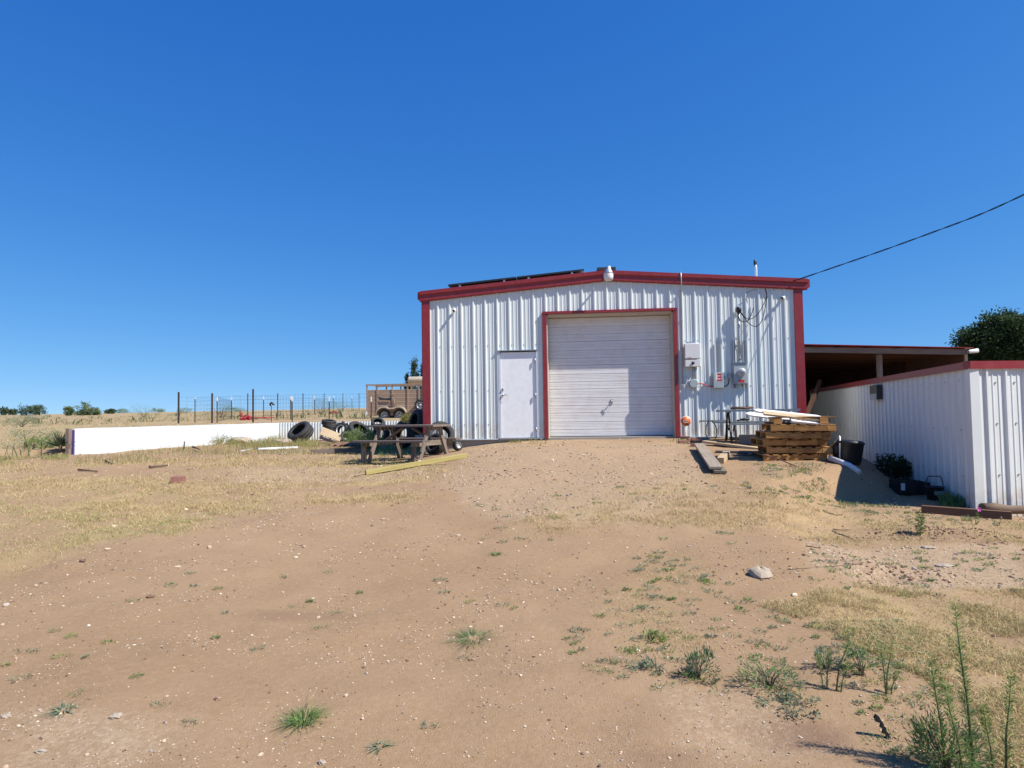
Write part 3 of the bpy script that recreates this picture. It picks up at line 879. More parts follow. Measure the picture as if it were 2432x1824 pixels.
# yard sign
sg = at(1629, 1000, 16.62)
t = thing('yard_sign', 'round orange security sign with white lettering on a thin stake', 'sign', onground(sg.x, 16.62))
B().lathe([(.0, .006), (.122, .006), (.122, -.006), (.0, -.006)], sg, (0, -1, 0), 30).build('rim', 'white', t)
B().lathe([(.0, .009), (.112, .009), (.112, .0)], sg, (0, -1, 0), 30).build('disc', 'orange', t)
B().tube([(sg.x - .02, 16.63, sg.z - .1), (sg.x - .045, 16.64, onground(sg.x, 16.6).z - .05)], .008).build('stake', 'pvc', t)
lettering('vivint.', (sg.x, 16.62 - .0105, sg.z + .008), .062, 'white', t, .001)
B().box((sg.x, 16.62 - .0105, sg.z - .035), (.11, .002, .010)).build('print_line', 'white', t)

# ------------------------------------------------------------------ RIGHT FENCE (L-shaped)
CX, CY = 5.72, 10.6
EX, EYY = 7.98, 24.5
FD = Vector((EX - CX, EYY - CY, 0)); FL = FD.length; FD.normalize(); FN = Vector((-FD.y, FD.x, 0))
FTOP = 2.20
fence = thing('metal_fence', 'tall white ribbed metal fence with red cap running along the yard edge', 'fence', (CX, CY, .1))
def fence_lo(x_): 
    p = Vector((CX, CY, 0)) + FD * x_; return float(gz(p.x, p.y)) - .08
x_ = 0.095
while x_ < FL:
    x2 = min(x_ + .915, FL)
    ribbed(B(), x_, x2, fence_lo, lambda q: FTOP, (CX, CY, 0), FD, FN, .3).build('side_panel', 'fence_sheet', fence)
    x_ = x2
FR = Vector((math.cos(.20), math.sin(.20), 0)); FRN = Vector((FR.y, -FR.x, 0))
def front_lo2(x_):
    p = Vector((CX, CY, 0)) + FR * x_; return float(gz(p.x, p.y)) - .06
x_ = 0.095
while x_ < 6.3:
    ribbed(B(), x_, x_ + .915, front_lo2, lambda q: FTOP, (CX, CY, 0), FR, FRN, .235).build('front_panel', 'fence_sheet', fence)
    x_ += .915
b = B()
b.beam((CX, CY, .0), (CX, CY, FTOP), .02, .02)
p = Vector((CX, CY, 0))
b.extrude([p + FRN * .036 - FD * 0 + FN * .036, p + FR * .10 + FRN * .036, p + FR * .10 + FRN * .03, p + FN * .03 + FRN * .03, p + FD * .10 + FN * .03, p + FD * .10 + FN * .036], (0, 0, FTOP))
b.build('corner_trim', 'fence_sheet', fence)
def captrim(a, bb, nv):
    q = B(); a, bb = Vector(a), Vector(bb)
    q.extrude([a + nv * .05 + Vector((0, 0, -.05)), a + nv * .052 + Vector((0, 0, .065)), a - nv * .09 + Vector((0, 0, .075)), a - nv * .09 + Vector((0, 0, -.02))], bb - a)
    q.build('cap_trim', 'red', fence)
captrim(p + FD * .02 + Vector((0, 0, FTOP)), p + FD * FL + Vector((0, 0, FTOP)), FN)
captrim(p - FR * .04 + Vector((0, 0, FTOP + .003)), p + FR * 6.4 + Vector((0, 0, FTOP + .003)), FRN)
# box on the fence
a = hit(2080, 916, (CX, CY, 0), np.array(FN)); c = hit(2099, 948, (CX, CY, 0), np.array(FN))
m_ = (a + c) / 2
t = thing('breaker_box', 'small dark grey electrical box mounted on the shaded fence side', 'electrical box', m_ + FN * .05)
ln = (Vector((a.x, a.y, 0)) - Vector((c.x, c.y, 0))).length
B().beam(m_ - FD * ln / 2 + FN * .08, m_ + FD * ln / 2 + FN * .08, .10, a.z - c.z).build('body', 'darkmetal', t)
B().beam(m_ - FD * ln * .42 + FN * .133 + Vector((0, 0, -.1)), m_ + FD * ln * .42 + FN * .133 + Vector((0, 0, -.1)), .006, .14).build('lower_cover', 'grey_box', t)
# fence screws
b = B()
k = 0
while .3 + k * .305 + .15 < 6.2:
    for zz in (1.95, 1.35, .6):
        q = p + FR * (.235 + k * .305 + .15); b.beam(q + FRN * .002 + Vector((0, 0, zz)), q + FRN * .014 + Vector((0, 0, zz)), .02, .02)
    k += 1
for k in range(0, 20):
    for zz in (2.0, 1.25, .55):
        q = p + FD * (.3 + k * .61 + .15); b.beam(q + FN * .002 + Vector((0, 0, zz)), q + FN * .012 + Vector((0, 0, zz)), .018, .018)
tag(b.build('screw', 'galv', fence), kind='stuff')

# ------------------------------------------------------------------ OPEN POLE SHED behind the fence
SY = 18.4
sl_, sr_ = at(1909, 830, SY), at(2297, 836, SY)
shed = thing('pole_shed', 'open dark timber pole shed with weathered fascia beside the barn', 'shed', (7.5, SY, .5))
B().beam((BX1 + .2, SY, sl_.z), (sr_.x, SY, sr_.z), .05, .135).build('fascia_board', 'wood_old', shed)
SB = 29.0
b = B()
b.extrude([(BX1 + .2, SY - .12, sl_.z + .13), (sr_.x + .1, SY - .12, sr_.z + .09), (sr_.x + .1, SY - .12, sr_.z + .105), (BX1 + .2, SY - .12, sl_.z + .145)], (0, SB - SY, 0)); b.build('roof_sheet', 'red', shed)
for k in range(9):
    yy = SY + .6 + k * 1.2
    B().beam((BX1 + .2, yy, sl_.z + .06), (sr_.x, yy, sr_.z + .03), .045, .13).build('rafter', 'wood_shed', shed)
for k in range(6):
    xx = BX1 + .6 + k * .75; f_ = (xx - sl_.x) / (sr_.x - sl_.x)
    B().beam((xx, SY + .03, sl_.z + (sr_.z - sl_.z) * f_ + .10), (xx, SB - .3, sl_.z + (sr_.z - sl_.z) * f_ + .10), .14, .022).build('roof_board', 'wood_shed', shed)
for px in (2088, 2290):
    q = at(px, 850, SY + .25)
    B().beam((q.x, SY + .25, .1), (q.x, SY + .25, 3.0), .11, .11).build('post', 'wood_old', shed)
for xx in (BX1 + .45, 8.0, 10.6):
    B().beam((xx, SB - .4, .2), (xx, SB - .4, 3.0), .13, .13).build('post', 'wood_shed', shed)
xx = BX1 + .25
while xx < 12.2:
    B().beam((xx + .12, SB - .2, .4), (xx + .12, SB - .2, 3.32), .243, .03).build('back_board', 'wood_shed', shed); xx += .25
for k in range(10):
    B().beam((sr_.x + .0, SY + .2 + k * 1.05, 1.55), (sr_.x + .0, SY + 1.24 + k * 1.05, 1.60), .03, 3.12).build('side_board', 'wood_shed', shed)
q0, q1 = at(1916, 985, 18.0), at(1948, 905, 19.2)
B().beam(q0, q1, .09, .09).build('brace', 'wood_shed', shed)
B().lathe([(.045, 0), (.06, .22), (.0, .23)], (sr_.x - .02, SY - .1, sr_.z), (1, 0, .1), 10).build('gutter_end', 'pvc', shed)

# ------------------------------------------------------------------ RETAINING WALLS on the left
t = thing('retaining_wall', 'low bright white flat metal retaining wall at the left of the yard', 'wall', onground(-15.02, 19.0))
A0, A1 = Vector((-15.02, 19.0, 0)), Vector((-13.25, 29.0, 0))
wdir = (A1 - A0).normalized(); wnor = Vector((wdir.y, -wdir.x, 0))
N_ = 11; wl_ = (A1 - A0).length / N_
for k in range(N_):
    a, c = A0 + wdir * (k * wl_ + .0012), A0 + wdir * ((k + 1) * wl_ - .0012)
    za, zc = float(gz(a.x + .25, a.y)) - .12, float(gz(c.x + .25, c.y)) - .12
    tp = 1.365 + .006 * math.sin(k * 2.1); tq = 1.365 + .006 * math.sin((k + 1) * 2.1)
    b = B(); o_ = wnor * (.002 * (k % 2))
    b.extrude([a + o_ + Vector((0, 0, za)), c + o_ + Vector((0, 0, zc)), c + o_ + Vector((0, 0, tq)), a + o_ + Vector((0, 0, tp))], wnor * .025)
    for u in (.35, .68):
        m_ = a.lerp(c, u) + o_ + wnor * .024
        b.beam(m_ + Vector((0, 0, (za + zc) / 2)), m_ + Vector((0, 0, tp - .01)), .010, .006, up=wnor)
    b.build('sheet_panel', 'retaining_sheet', t)
q = A0 - wdir * .10 + wnor * .0
zb = float(gz(q.x, q.y))
B().beam((q.x - .06, q.y, zb - .15), (q.x - .06, q.y, 1.37), .10, .12).build('wood_post', 'wood_old', t)
B().beam((q.x + .035, q.y + .07, zb - .1), (q.x + .035, q.y + .07, 1.32), .05, .05).build('edge_strip', 'purple', t)
B().beam((q.x - .03, q.y - .03, zb + .20), (q.x - .03, q.y - .03, zb + .34), .06, .05).build('post_bracket', 'rust', t)

t = thing('corrugated_wall', 'low corrugated metal retaining wall behind the pile of tyres', 'wall', onground(-10, 28.9))
C0, C1 = Vector((-13.25, 29.02, 0)), Vector((-5.6, 29.55, 0))
cdv = (C1 - C0).normalized(); cn = Vector((cdv.y, -cdv.x, 0)); Lc = (C1 - C0).length
k = 0.0
while k < Lc - .01:
    k2 = min(k + .72, Lc); lo, hi = [], []
    n = int(round((k2 - k) / .02))
    for j in range(n + 1):
        s_ = k + (k2 - k) * j / n; ph = (s_ % .12) / .12
        h_ = .03 * (min(max(abs(ph - .5) * 5 - .6, 0), 1))
        p_ = C0 + cdv * s_ + cn * (.02 + h_)
        lo.append(p_ + Vector((0, 0, .42))); hi.append(p_ + Vector((0, 0, 1.375)))
    B().sheet(lo, hi).build('corrugated_panel', 'sheet', t); k = k2

# ------------------------------------------------------------------ T-POST WIRE FENCE on the upper level
tf = thing('wire_fence', 'wire mesh pen fence of dark steel posts, some with white tips', 'fence', onground(-11, 33))
def fpost(px, top, bot=None, Y=None, r=.025, tip=0.0):
    if Y is None:
        g_ = gp(px, bot)
    else:
        q_ = at(px, 1000, Y); g_ = onground(q_.x, q_.y)
    tp = at(px, top, g_.y)
    B().beam(g_ - Vector((0, 0, .15)), (g_.x, g_.y, tp.z - tip), r * 1.5, r * 1.5).build('fence_post', 'postmetal', tf)
    if tip: B().beam((g_.x, g_.y, tp.z - tip), (g_.x, g_.y, tp.z), r * 1.9, r * 1.9).build('post_tip', 'white', tf)
    return Vector((g_.x, g_.y, tp.z)), g_
P_ = {}
P_['A'] = fpost(424, 931, Y=31.2, r=.042)
P_['B'] = fpost(463, 943, Y=33, r=.022, tip=.10)
P_['C'] = fpost(503.7, 934, Y=31.2, r=.042)
P_['D'] = fpost(515.5, 943, Y=31.8, r=.024, tip=.20)
P_['E'] = fpost(549.8, 942, bot=996, r=.028, tip=.25)
P_['F'] = fpost(588.5, 934, bot=993.5, r=.032)
P_['G'] = fpost(601, 924, Y=31.4, r=.042)
P_['H'] = fpost(625.8, 941, bot=991.5, r=.03, tip=.25)
P_['I'] = fpost(659.7, 934, bot=990.6, r=.036)
P_['J'] = fpost(690.6, 941, bot=996.5, r=.03, tip=.2)
P_['K'] = fpost(694, 942, Y=31.0, r=.026, tip=.22)
P_['L'] = fpost(719.8, 934, bot=985.6, r=.04)
P_['M'] = fpost(747, 941, bot=984.6, r=.036, tip=.3)
P_['N'] = fpost(770, 934, bot=979.5, r=.042)
P_['O'] = fpost(782, 942, Y=31.0, r=.026, tip=.22)
P_['Q'] = fpost(792.5, 940, bot=979.5, r=.036, tip=.3)
P_['R'] = fpost(814.5, 934, bot=979.3, r=.042)
P_['S'] = fpost(836, 941, bot=978.5, r=.036, tip=.3)
P_['T'] = fpost(853, 934, bot=978.5, r=.042)
P_['U'] = fpost(882, 942, Y=31.0, r=.026, tip=.24)
b = B()
def mesh_between(a, c, r=.0055, dv=.16, htop=1.28):
    (ta, ga), (tc_, gc) = P_[a], P_[c]
    sc_ = max(1.0, ga.y / 34)
    for k in range(7):
        z = htop * (1 - k / 6.6) * min(sc_, 1.25)
        b.beam(ga + Vector((0, 0, z)), gc + Vector((0, 0, z)), r * sc_, r * sc_)
    n = max(2, int(abs(gc.x - ga.x) / (dv * sc_)))
    for k in range(1, n):
        p_ = ga.lerp(gc, k / n)
        b.beam(p_ + Vector((0, 0, .05)), p_ + Vector((0, 0, htop * min(sc_, 1.25))), r * .7 * sc_, r * .7 * sc_)
for a, c in ('AB', 'BC', 'CD', 'DE', 'EF', 'FH', 'HI', 'IL', 'LM', 'MN', 'NQ', 'QR', 'RS', 'ST', 'DG', 'GK', 'KO', 'OU'): mesh_between(a, c)
tag(b.build('wire_mesh', 'postmetal', tf), kind='stuff')
# pole with black rag
g_ = at(644.5, 1002, 31.6); tp = at(644.5, 963, 31.6)
t = thing('pole', 'thin dark pole with a black plastic scrap at its top beside the wire fence', 'pole', onground(g_.x, 31.6))
B().tube([onground(g_.x, 31.6), tp], .014, 6).build('shaft', 'postmetal', t)
b = B(); b.tube([tp + Vector((-.06, 0, -.02)), tp + Vector((-.05, 0, .1)), tp + Vector((.02, 0, .14)), tp + Vector((.08, 0, .05)), tp + Vector((.16, .02, .02))], [.03, .05, .045, .05, .02], 6); b.build('plastic_scrap', 'black', t)
# red netting heaps
def heap(name, lab, cat, c, rx, ry, rz_, mat, seed, n=90, r=.02):
    rr = random.Random(seed); b_ = B()
    pts = []
    for k in range(n):
        a = rr.uniform(0, 6.28); d = math.sqrt(rr.random())
        x_, y_ = c.x + math.cos(a) * d * rx, c.y + math.sin(a) * d * ry
        pts.append(Vector((x_, y_, float(gz(x_, y_)) + rr.random() * rz_ * (1 - d * d) + r)))
    b_.tube(pts, r, 5)
    return tag(b_.build(name, mat), lab, cat)
q = gp(586, 997.5)
heap('netting', 'crumpled heap of red plastic netting beside the thin fence post', 'netting', q, .45, .3, .35, 'redplastic', 3)
q = gp(572, 990.5)
heap('netting', 'small red plastic tangle standing upright left of the bigger red heap', 'netting', q, .22, .2, .55, 'redplastic', 4, 50, .018)
q = gp(622, 994.3)
heap('netting', 'long flat strip of red plastic netting lying on the upper field', 'netting', q, 1.1, .25, .10, 'redplastic', 5, 130, .018)
q = gp(792, 982.5)
heap('netting', 'far small red scrap on the field below the distant posts', 'netting', q, .6, .3, .25, 'redplastic', 6, 50, .03)

# ------------------------------------------------------------------ STOCK TRAILER
TY = 38.0
def tp_(px, py, dy=0): return at(px, py, TY + dy)
x0t, x1t = tp_(870, 950).x, tp_(870, 950).x + 4.9
ztop, zbot = tp_(900, 914).z, tp_(900, 983).z
tr = thing('stock_trailer', 'brown plank sided livestock trailer parked on the upper field', 'trailer', (x0t + 2.4, TY + .9, zbot - .3))
gap = .30; ph_ = (ztop - gap - zbot) / 6
for side, yy in ((0, TY), (1, TY + 1.85)):
    for k in range(6):
        z = zbot + (k + .5) * ph_
        B().beam((x0t + .05, yy + .03, z), (x1t - .05, yy + .03, z), .03, ph_ - .028).build('side_plank', 'trailer', tr)
    for k in range(7):
        z = zbot + k * ph_
        B().beam((x0t + .05, yy + .018, z), (x1t - .05, yy + .018, z), .02, .03).build('light_gap_strip', 'tan', tr)  # tan strips stand in for the light gaps between the planks
    for f_ in (0, .185, .455, .73, .93, 1.0):
        xx = x0t + .04 + f_ * 3.25
        B().beam((xx, yy - .005 + side * .04, zbot - .05), (xx, yy - .005 + side * .04, ztop), .07, .05, up=(0, 1, 0)).build('upright', 'trailer', tr)
    for f_ in (1.15, 1.35, 1.48):
        xx = x0t + .04 + f_ * 3.25
        B().beam((xx, yy - .005 + side * .04, zbot - .05), (xx, yy - .005 + side * .04, ztop), .07, .05, up=(0, 1, 0)).build('upright', 'trailer', tr)
    B().beam((x0t - .02, yy, ztop), (x1t, yy, ztop), .09, .08).build('top_rail', 'trailer', tr)
    B().beam((x0t, yy, zbot - .05), (x1t, yy, zbot - .05), .08, .10).build('bottom_rail', 'trailer', tr)
for k in range(6):
    B().beam((x0t + .02 + k * .97, TY, ztop + .02), (x0t + .02 + k * .97, TY + 1.85, ztop + .02), .05, .05).build('roof_bow', 'trailer', tr)
for k in range(6):
    B().beam((x0t, TY + .05, zbot + (k + .5) * ph_), (x0t, TY + 1.8, zbot + (k + .5) * ph_), .03, ph_ - .028).build('gate_plank', 'trailer', tr)
B().box((x0t + 2.45, TY + .93, zbot - .02), (4.8, 1.8, .05)).build('floor', 'wood_old', tr)
B().beam(tp_(929, 948.5, -.06), tp_(901, 947.5, -.06), .03, .09).build('side_slot', 'black', tr)
b = B(); q = tp_(932, 965, -.09)
b.tube([tp_(932.5, 966, -.09), tp_(932.5, 950, -.09), tp_(934.5, 947, -.09), tp_(936.5, 950, -.09), tp_(936.5, 966, -.09)], .035, 6); b.build('vent_tube', 'trailer', tr)
B().beam(tp_(898, 934, -.05), tp_(913, 939, -.05), .03, .03).build('brace', 'trailer', tr)
B().beam(tp_(927, 939, -.05), tp_(937, 936, -.05), .03, .03).build('brace', 'trailer', tr)
w1, w2 = tp_(913.6, 986), tp_(948.8, 985.4)
RW = .335
def wheel(c, parent, R=RW, name='wheel'):
    w = B(); w.lathe([(R * .62, -.05), (R * .64, -.10), (R * .9, -.11), (R, -.07), (R, .07), (R * .9, .11), (R * .64, .10), (R * .62, .05)], c, (0, -1, 0), 24, closed=True)
    o = w.build(name, 'rubber', parent)
    w = B(); w.lathe([(R * .62, .05), (R * .6, .075), (R * .54, .07), (R * .5, .03), (R * .2, .045), (R * .16, .08), (.0, .085)], c, (0, -1, 0), 24); w.lathe([(R * .62, .05), (R * .62, -.05), (0, -.05)], c, (0, -1, 0), 18)
    rim = w.build('rim', 'rim', o)
    for k in range(6):
        a = k * math.pi / 3 + .3
        q_ = c + Vector((math.cos(a) * R * .36, -.045, math.sin(a) * R * .36))
        B().lathe([(.0, .012), (R * .085, .012), (R * .085, -.01)], q_, (0, -1, 0), 8).build('rim_hole', 'black', o)
    return o
for w_ in (w1, w2): wheel(Vector((w_.x, TY - .02, w_.z)), tr)
for w_ in (w1, w2): wheel(Vector((w_.x, TY + 1.9, w_.z)), tr)
sp_ = tp_(998.5, 962, -.2)
wheel(sp_, tr, .335, 'spare_wheel')
# double arched fender
b = B(); inn, out_ = [], []
for cx_, a0, a1 in ((w1.x, 178, 55), (w2.x, 125, 15)):
    n = 14
    for k in range(n + 1):
        a = math.radians(a0 + (a1 - a0) * k / n); inn.append(Vector((cx_ + math.cos(a) * .45, TY - .26, w1.z + .02 + math.sin(a) * .45)))
outp = [p_ + Vector((0, .27, 0)) for p_ in inn]
b.sheet(inn, outp); b.sheet([p_ + Vector((0, 0, .03)) for p_ in inn], [p_ + Vector((0, 0, .03)) for p_ in outp])
b.sheet([p_ + Vector((0, -.001, -.05)) for p_ in inn], [p_ + Vector((0, -.001, .03)) for p_ in inn])
b.build('fender', 'tan', tr)
B().box(tp_(870, 982, -.05), (.09, .06, .2)).build('tail_light_plate', 'white', tr)

# overhead fuel tank on a stand
q0, q1 = at(969, 903, 60), at(1012, 903, 60)
gq = onground(q0.x + .8, 60)
t = thing('fuel_tank', 'tan horizontal fuel tank on a tall stand behind the livestock trailer', 'tank', gq)
R_ = .31
B().lathe([(0, -.02), (R_ * .6, .0), (R_ * .93, .06), (R_, .16), (R_, 1.9), (R_ * .93, 2.0), (.0, 2.06)], q0, (1, 0, 0), 24).build('tank', 'tan', t)
for dx in (.35, 1.6):
    for dy in (-.3, .3):
        f_ = onground(q0.x + dx, 60 + dy * 1.6)
        B().beam(f_, (q0.x + dx, 60 + dy * .7, q0.z - R_ * .8), .06, .06).build('leg', 'trailer', t)

# ------------------------------------------------------------------ TYRES
def tyre_body(c, ax, R, Wd, n=26, lug=False):
    b = B()
    p = [(.60, -.36), (.63, -.48), (.72, -.52), (.86, -.52), (.96, -.44), (.985, -.38), (1, -.36), (1, -.20), (.975, -.18), (.975, -.14), (1, -.12), (1, .12), (.975, .14), (.975, .18), (1, .20), (1, .36), (.985, .38), (.96, .44), (.86, .52), (.72, .52), (.63, .48), (.60, .36), (.66, .33), (.9, .36), (.93, 0), (.9, -.36), (.66, -.33)]
    b.lathe([(r * R, z * Wd) for r, z in p], c, ax, n, closed=True)
    if lug:
        a = Vector(ax).normalized(); u = a.cross(Vector((0, 0, 1))).normalized(); v = a.cross(u)
        for k in range(18):
            t_ = 2 * math.pi * k / 18; d = u * math.cos(t_) + v * math.sin(t_); tn = a.cross(d); s_ = 1 if k % 2 else -1
            b.beam(Vector(c) + d * R * 1.02 + a * s_ * Wd * .05, Vector(c) + d * R * 1.0 + a * s_ * Wd * .5 + tn * R * .12, .035, .07, up=d)
    return b
def tyre(lab, px, py, Y, R, Wd, ax, rim=None, lug=False, name='tyre'):
    c = at(px, py, Y); zg = float(gz(c.x, c.y))
    t_ = thing(name, lab, 'tyre', (c.x, c.y, max(zg, c.z - R)), 'old tyres beside the barn')
    tyre_body(c, ax, R, Wd, lug=lug).build('casing', 'rubber', t_)
    if rim:
        b = B(); b.lathe([(R * .62, -.3 * Wd), (R * .62, .40 * Wd), (R * .57, .44 * Wd), (R * .55, .38 * Wd), (R * .52, .1 * Wd), (R * .2, .05 * Wd), (.0, .1 * Wd)] if rim != 'ring' else [(R * .63, .30 * Wd), (R * .66, .46 * Wd), (R * .60, .52 * Wd), (R * .55, .46 * Wd), (R * .55, .2 * Wd)], c, ax, 24)
        b.build('rim', 'rim', t_)
    return t_
tyre('big black truck tyre lying tilted open to the camera, leftmost of the pile', 714, 1028, 26.2, .50, .42, (-.32, -.62, .72))
tyre('black tyre lying flat on top of the stacked pair behind the slatted wood', 781, 1003.5, 27.6, .30, .20, (.15, -.1, 1))
tyre('black tyre lying flat, second from the top behind the slatted wood', 784, 1014, 27.6, .30, .21, (-.1, -.05, 1))
tyre('dark tyre at the bottom of the stack behind the slatted wood', 786, 1027, 27.6, .33, .25, (.05, 0, 1))
tyre('lugged tyre with a pale rim ring standing beside the slatted wood', 812, 1022, 26.3, .31, .24, (-.25, -.9, .3), 'ring', True)
tyre('dark lugged tyre lying below the pale rimmed one', 826, 1042, 25.4, .30, .24, (.3, -.6, .7), None, True)
tyre('large smooth tyre leaning back to the right in the middle of the pile', 852, 1024, 26.0, .46, .30, (.55, -.35, .75))
tyre('small dark tyre perched on top of the pile against the corrugated wall', 897, 1005, 26.5, .27, .2, (.25, -.6, .75))
tyre('dark tyre standing behind the left end of the wooden picnic table', 905, 1030, 24.0, .36, .24, (-.5, -.85, .1))
tyre('large tyre seen between the wooden table top and its far bench', 958, 1034, 20.5, .39, .26, (-.45, -.85, .25))
tyre('big worn tyre leaning on the barn wall behind the wooden table', 1046, 1034, 16.45, .34, .24, (.35, -.85, .35))
tyre('tyre lying tilted on the ground behind the right legs of the wooden table', 1036, 1056, 16.0, .27, .22, (-.5, -.75, .45))
tyre('tall black tyre standing by the barn corner, right of the yellowish shrub', 992, 1003, 21.2, .40, .28, (-.75, -.6, .2))
tyre('small tyre with bright metal rim at the right end of the wooden table', 1087, 1057, 16.2, .13, .12, (.75, -.65, .1), 'rim')
tyre('dark tyre leaning under the planted yellowish shrub', 962, 1023, 28.3, .45, .3, (.4, -.85, .25))
# slatted wood panel
cr = [at(765.5, 1014, 25.9), at(813.6, 1033, 25.4), at(806, 1048, 24.9), at(759.5, 1032, 25.4)]
t = thing('wood_crate', 'pale slatted wooden crate panel lying tilted against the tyres', 'crate', onground(cr[3].x, 25.2))
nrm_ = (cr[1] - cr[0]).cross(cr[3] - cr[0]).normalized()
for k in range(9):
    u = (k + .5) / 9
    B().beam(cr[0].lerp(cr[3], u), cr[1].lerp(cr[2], u), (cr[3] - cr[0]).length / 9 * .72, .025, up=nrm_).build('slat', 'wood_new', t)
for u in (.06, .5, .94):
    B().beam(cr[0].lerp(cr[1], u) - nrm_ * -.0 + Vector((0, .06, -.05)), cr[3].lerp(cr[2], u) + Vector((0, .06, -.05)), .05, .06, up=nrm_).build('cross_rail', 'wood_grey', t)
B().beam(cr[3] + Vector((0, .0, -.1)), cr[2] + Vector((0, .0, -.1)), .05, .10).build('lower_rail', 'wood_old', t)

# ------------------------------------------------------------------ WOODEN PICNIC TABLE
tc_ = at(970, 1050, 15.0)
PT = thing('picnic_table', 'weathered brown wooden picnic table with two attached benches', 'picnic table', onground(-3.83, 15.0), None, math.radians(-17.5))
TL = 1.74
def lb(p0, p1, w, h, name, mat='wood_old', up=(0, 0, 1)): return B().beam(p0, p1, w, h, up).build(name, mat, PT, True)
for k in range(5): lb((-TL / 2, -.31 + k * .155, .745 + random.uniform(-.004, .004)), (TL / 2, -.31 + k * .155, .745), .146, .038, 'top_plank')
for s in (-1, 1):
    for k in range(2): lb((-TL / 2 - .03, s * (.66 + k * .15), .425), (TL / 2 + .03, s * (.66 + k * .15), .425), .142, .038, 'bench_plank')
    xx = s * (TL / 2 - .24)
    lb((xx, -.86, .37), (xx, .86, .37), .04, .11, 'seat_beam', 'wood_grey')
    lb((xx + .04, -.36, .69), (xx + .04, .36, .69), .04, .085, 'top_cleat')
    for q in (-1, 1):
        lb((xx + .042, q * .22, .72), (xx + .042, q * .66, -.04), .10, .042, 'leg', up=(1, 0, 0))
        lb((xx - .05, q * .70, .40), (xx - .05, q * .72, -.06), .085, .085, 'bench_post', up=(1, 0, 0))
    lb((xx, 0, .40), (s * .12, 0, .70), .085, .04, 'brace')

# ------------------------------------------------------------------ LUMBER, BRICKS AND LITTER, left and centre
def plank(name, lab, cat, p0, p1, w, h, mat, roll=0, grp=None, bev=.004):
    return tag(B().beam(p0, p1, w, h, roll=roll).build(name, mat, bevel=bev), lab, cat, grp)
a, c = gp(868, 1128), gp(1108, 1087)
plank('timber_beam', 'yellow green treated timber beam lying before the wooden picnic table', 'beam', a + Vector((0, 0, .045)), c + Vector((0, 0, .045)), .09, .09, 'wood_green')
q = gp(403, 1146)
b_ = gp(416, 1147)
tag(B().box(b_ + Vector((0.02, .06, .055)), (.215, .22, .13), .35).build('brick', 'brick', bevel=.006), 'single red brick block alone on the dry grass at the left', 'brick')
a, c = gp(612, 1071.5), gp(706, 1067)
tag(B().tube([a + Vector((0, 0, .05)), c + Vector((0, 0, .05))], .045, 12).build('pipe', 'pvc'), 'white plastic pipe lying on the grass left of the tyres', 'pipe')
a, c = gp(572, 1074), gp(600, 1068)
tag(B().tube([a + Vector((0, 0, .03)), c + Vector((0, 0, .03))], .02, 8).build('pipe', 'pvc'), 'short thin white pipe piece lying by the weeds under the white wall', 'pipe')
plank('plank', 'short pale board end sticking out of the grass beside the white pipe', 'board', gp(664, 1080) + Vector((0, 0, .02)), gp(720, 1071) + Vector((0, 0, .02)), .12, .03, 'wood_grey')
plank('rusty_rail', 'long low rusty timber edging lying left of the wooden table', 'rail', gp(739, 1079) + Vector((0, 0, .06)), gp(862, 1077) + Vector((0, 0, .06)), .06, .14, 'wood_old')
# wavy rusty roofing sheet
a, c = gp(778, 1068), gp(866, 1070)
dr = (c - a).normalized(); pr_ = Vector((-dr.y, dr.x, 0)); L_ = (c - a).length
lo, hi = [], []
for k in range(41):
    s_ = L_ * k / 40; w_ = .035 * math.sin(k * .95) + .13
    lo.append(a + dr * s_ + Vector((0, 0, w_))); hi.append(a + dr * s_ + pr_ * .8 + Vector((0, 0, w_ + .05)))
b = B(); b.sheet(lo, hi, True); b.sheet([p_ - Vector((0, 0, .006)) for p_ in lo], [p_ - Vector((0, 0, .006)) for p_ in hi], True)
tag(b.build('roofing_sheet', 'rust'), 'wavy rusty corrugated roofing sheet flat on the grass near the wooden table', 'metal sheet')
def stick(lab, pix, r=.012, lift=.01, mat='bark', name='stick'):
    pts = [gp(*p_) + Vector((0, 0, lift + r)) for p_ in pix]
    return tag(B().tube(pts, [r * (1 - .5 * k / len(pts)) for k in range(len(pts))], 6).build(name, mat), lab, 'stick')
stick('dark flat stick lying in the bare patch left of the red brick', [(186, 1119), (205, 1120.5), (232, 1122.5)], .022)
stick('short dark stick in the grass above the bare patch', [(250, 1097), (258, 1101), (266, 1104)], .02)
stick('short brown board lying flat in the bare patch right of the dark stick', [(355, 1113), (375, 1111), (398, 1109)], .03)
stick('dark broken stick lying under the white retaining wall', [(457, 1068), (467, 1071), (474, 1074)], .03, .06)
q = gp(436, 1070)
a = onground(q.x, q.y, -.05)
tag(B().tube([a, a + Vector((.03, 0, .34))], .018, 6).build('stake', 'postmetal'), 'short dark stake driven in before the white retaining wall', 'stake')
stick('dark curved twig on the dry grass right of the drive', [(1955, 1213), (1965, 1219), (1985, 1224), (2002, 1224)], .008, 0)
stick('grey forked branch lying right of the drive', [(1978, 1262), (1988, 1268), (2005, 1273), (2018, 1278)], .008, 0)
stick('thin grey twig beside the forked branch', [(1978, 1260), (1995, 1262), (2022, 1262)], .008)
stick('short dark stick on the bare dirt right of centre', [(1914, 1298), (1930, 1300), (1948, 1303)], .006, 0)
stick('long thin dark root line on the bare dirt right of centre', [(1870, 1353), (1920, 1350), (1990, 1344), (2050, 1338)], .005, -.004)
stick('thin dry stalk lying by the timber beam near the wooden table', [(975, 1108), (1010, 1107), (1062, 1105)], .008)
stick('pale dry twig in front of the timber beam', [(842, 1134), (852, 1132), (866, 1130)], .012)

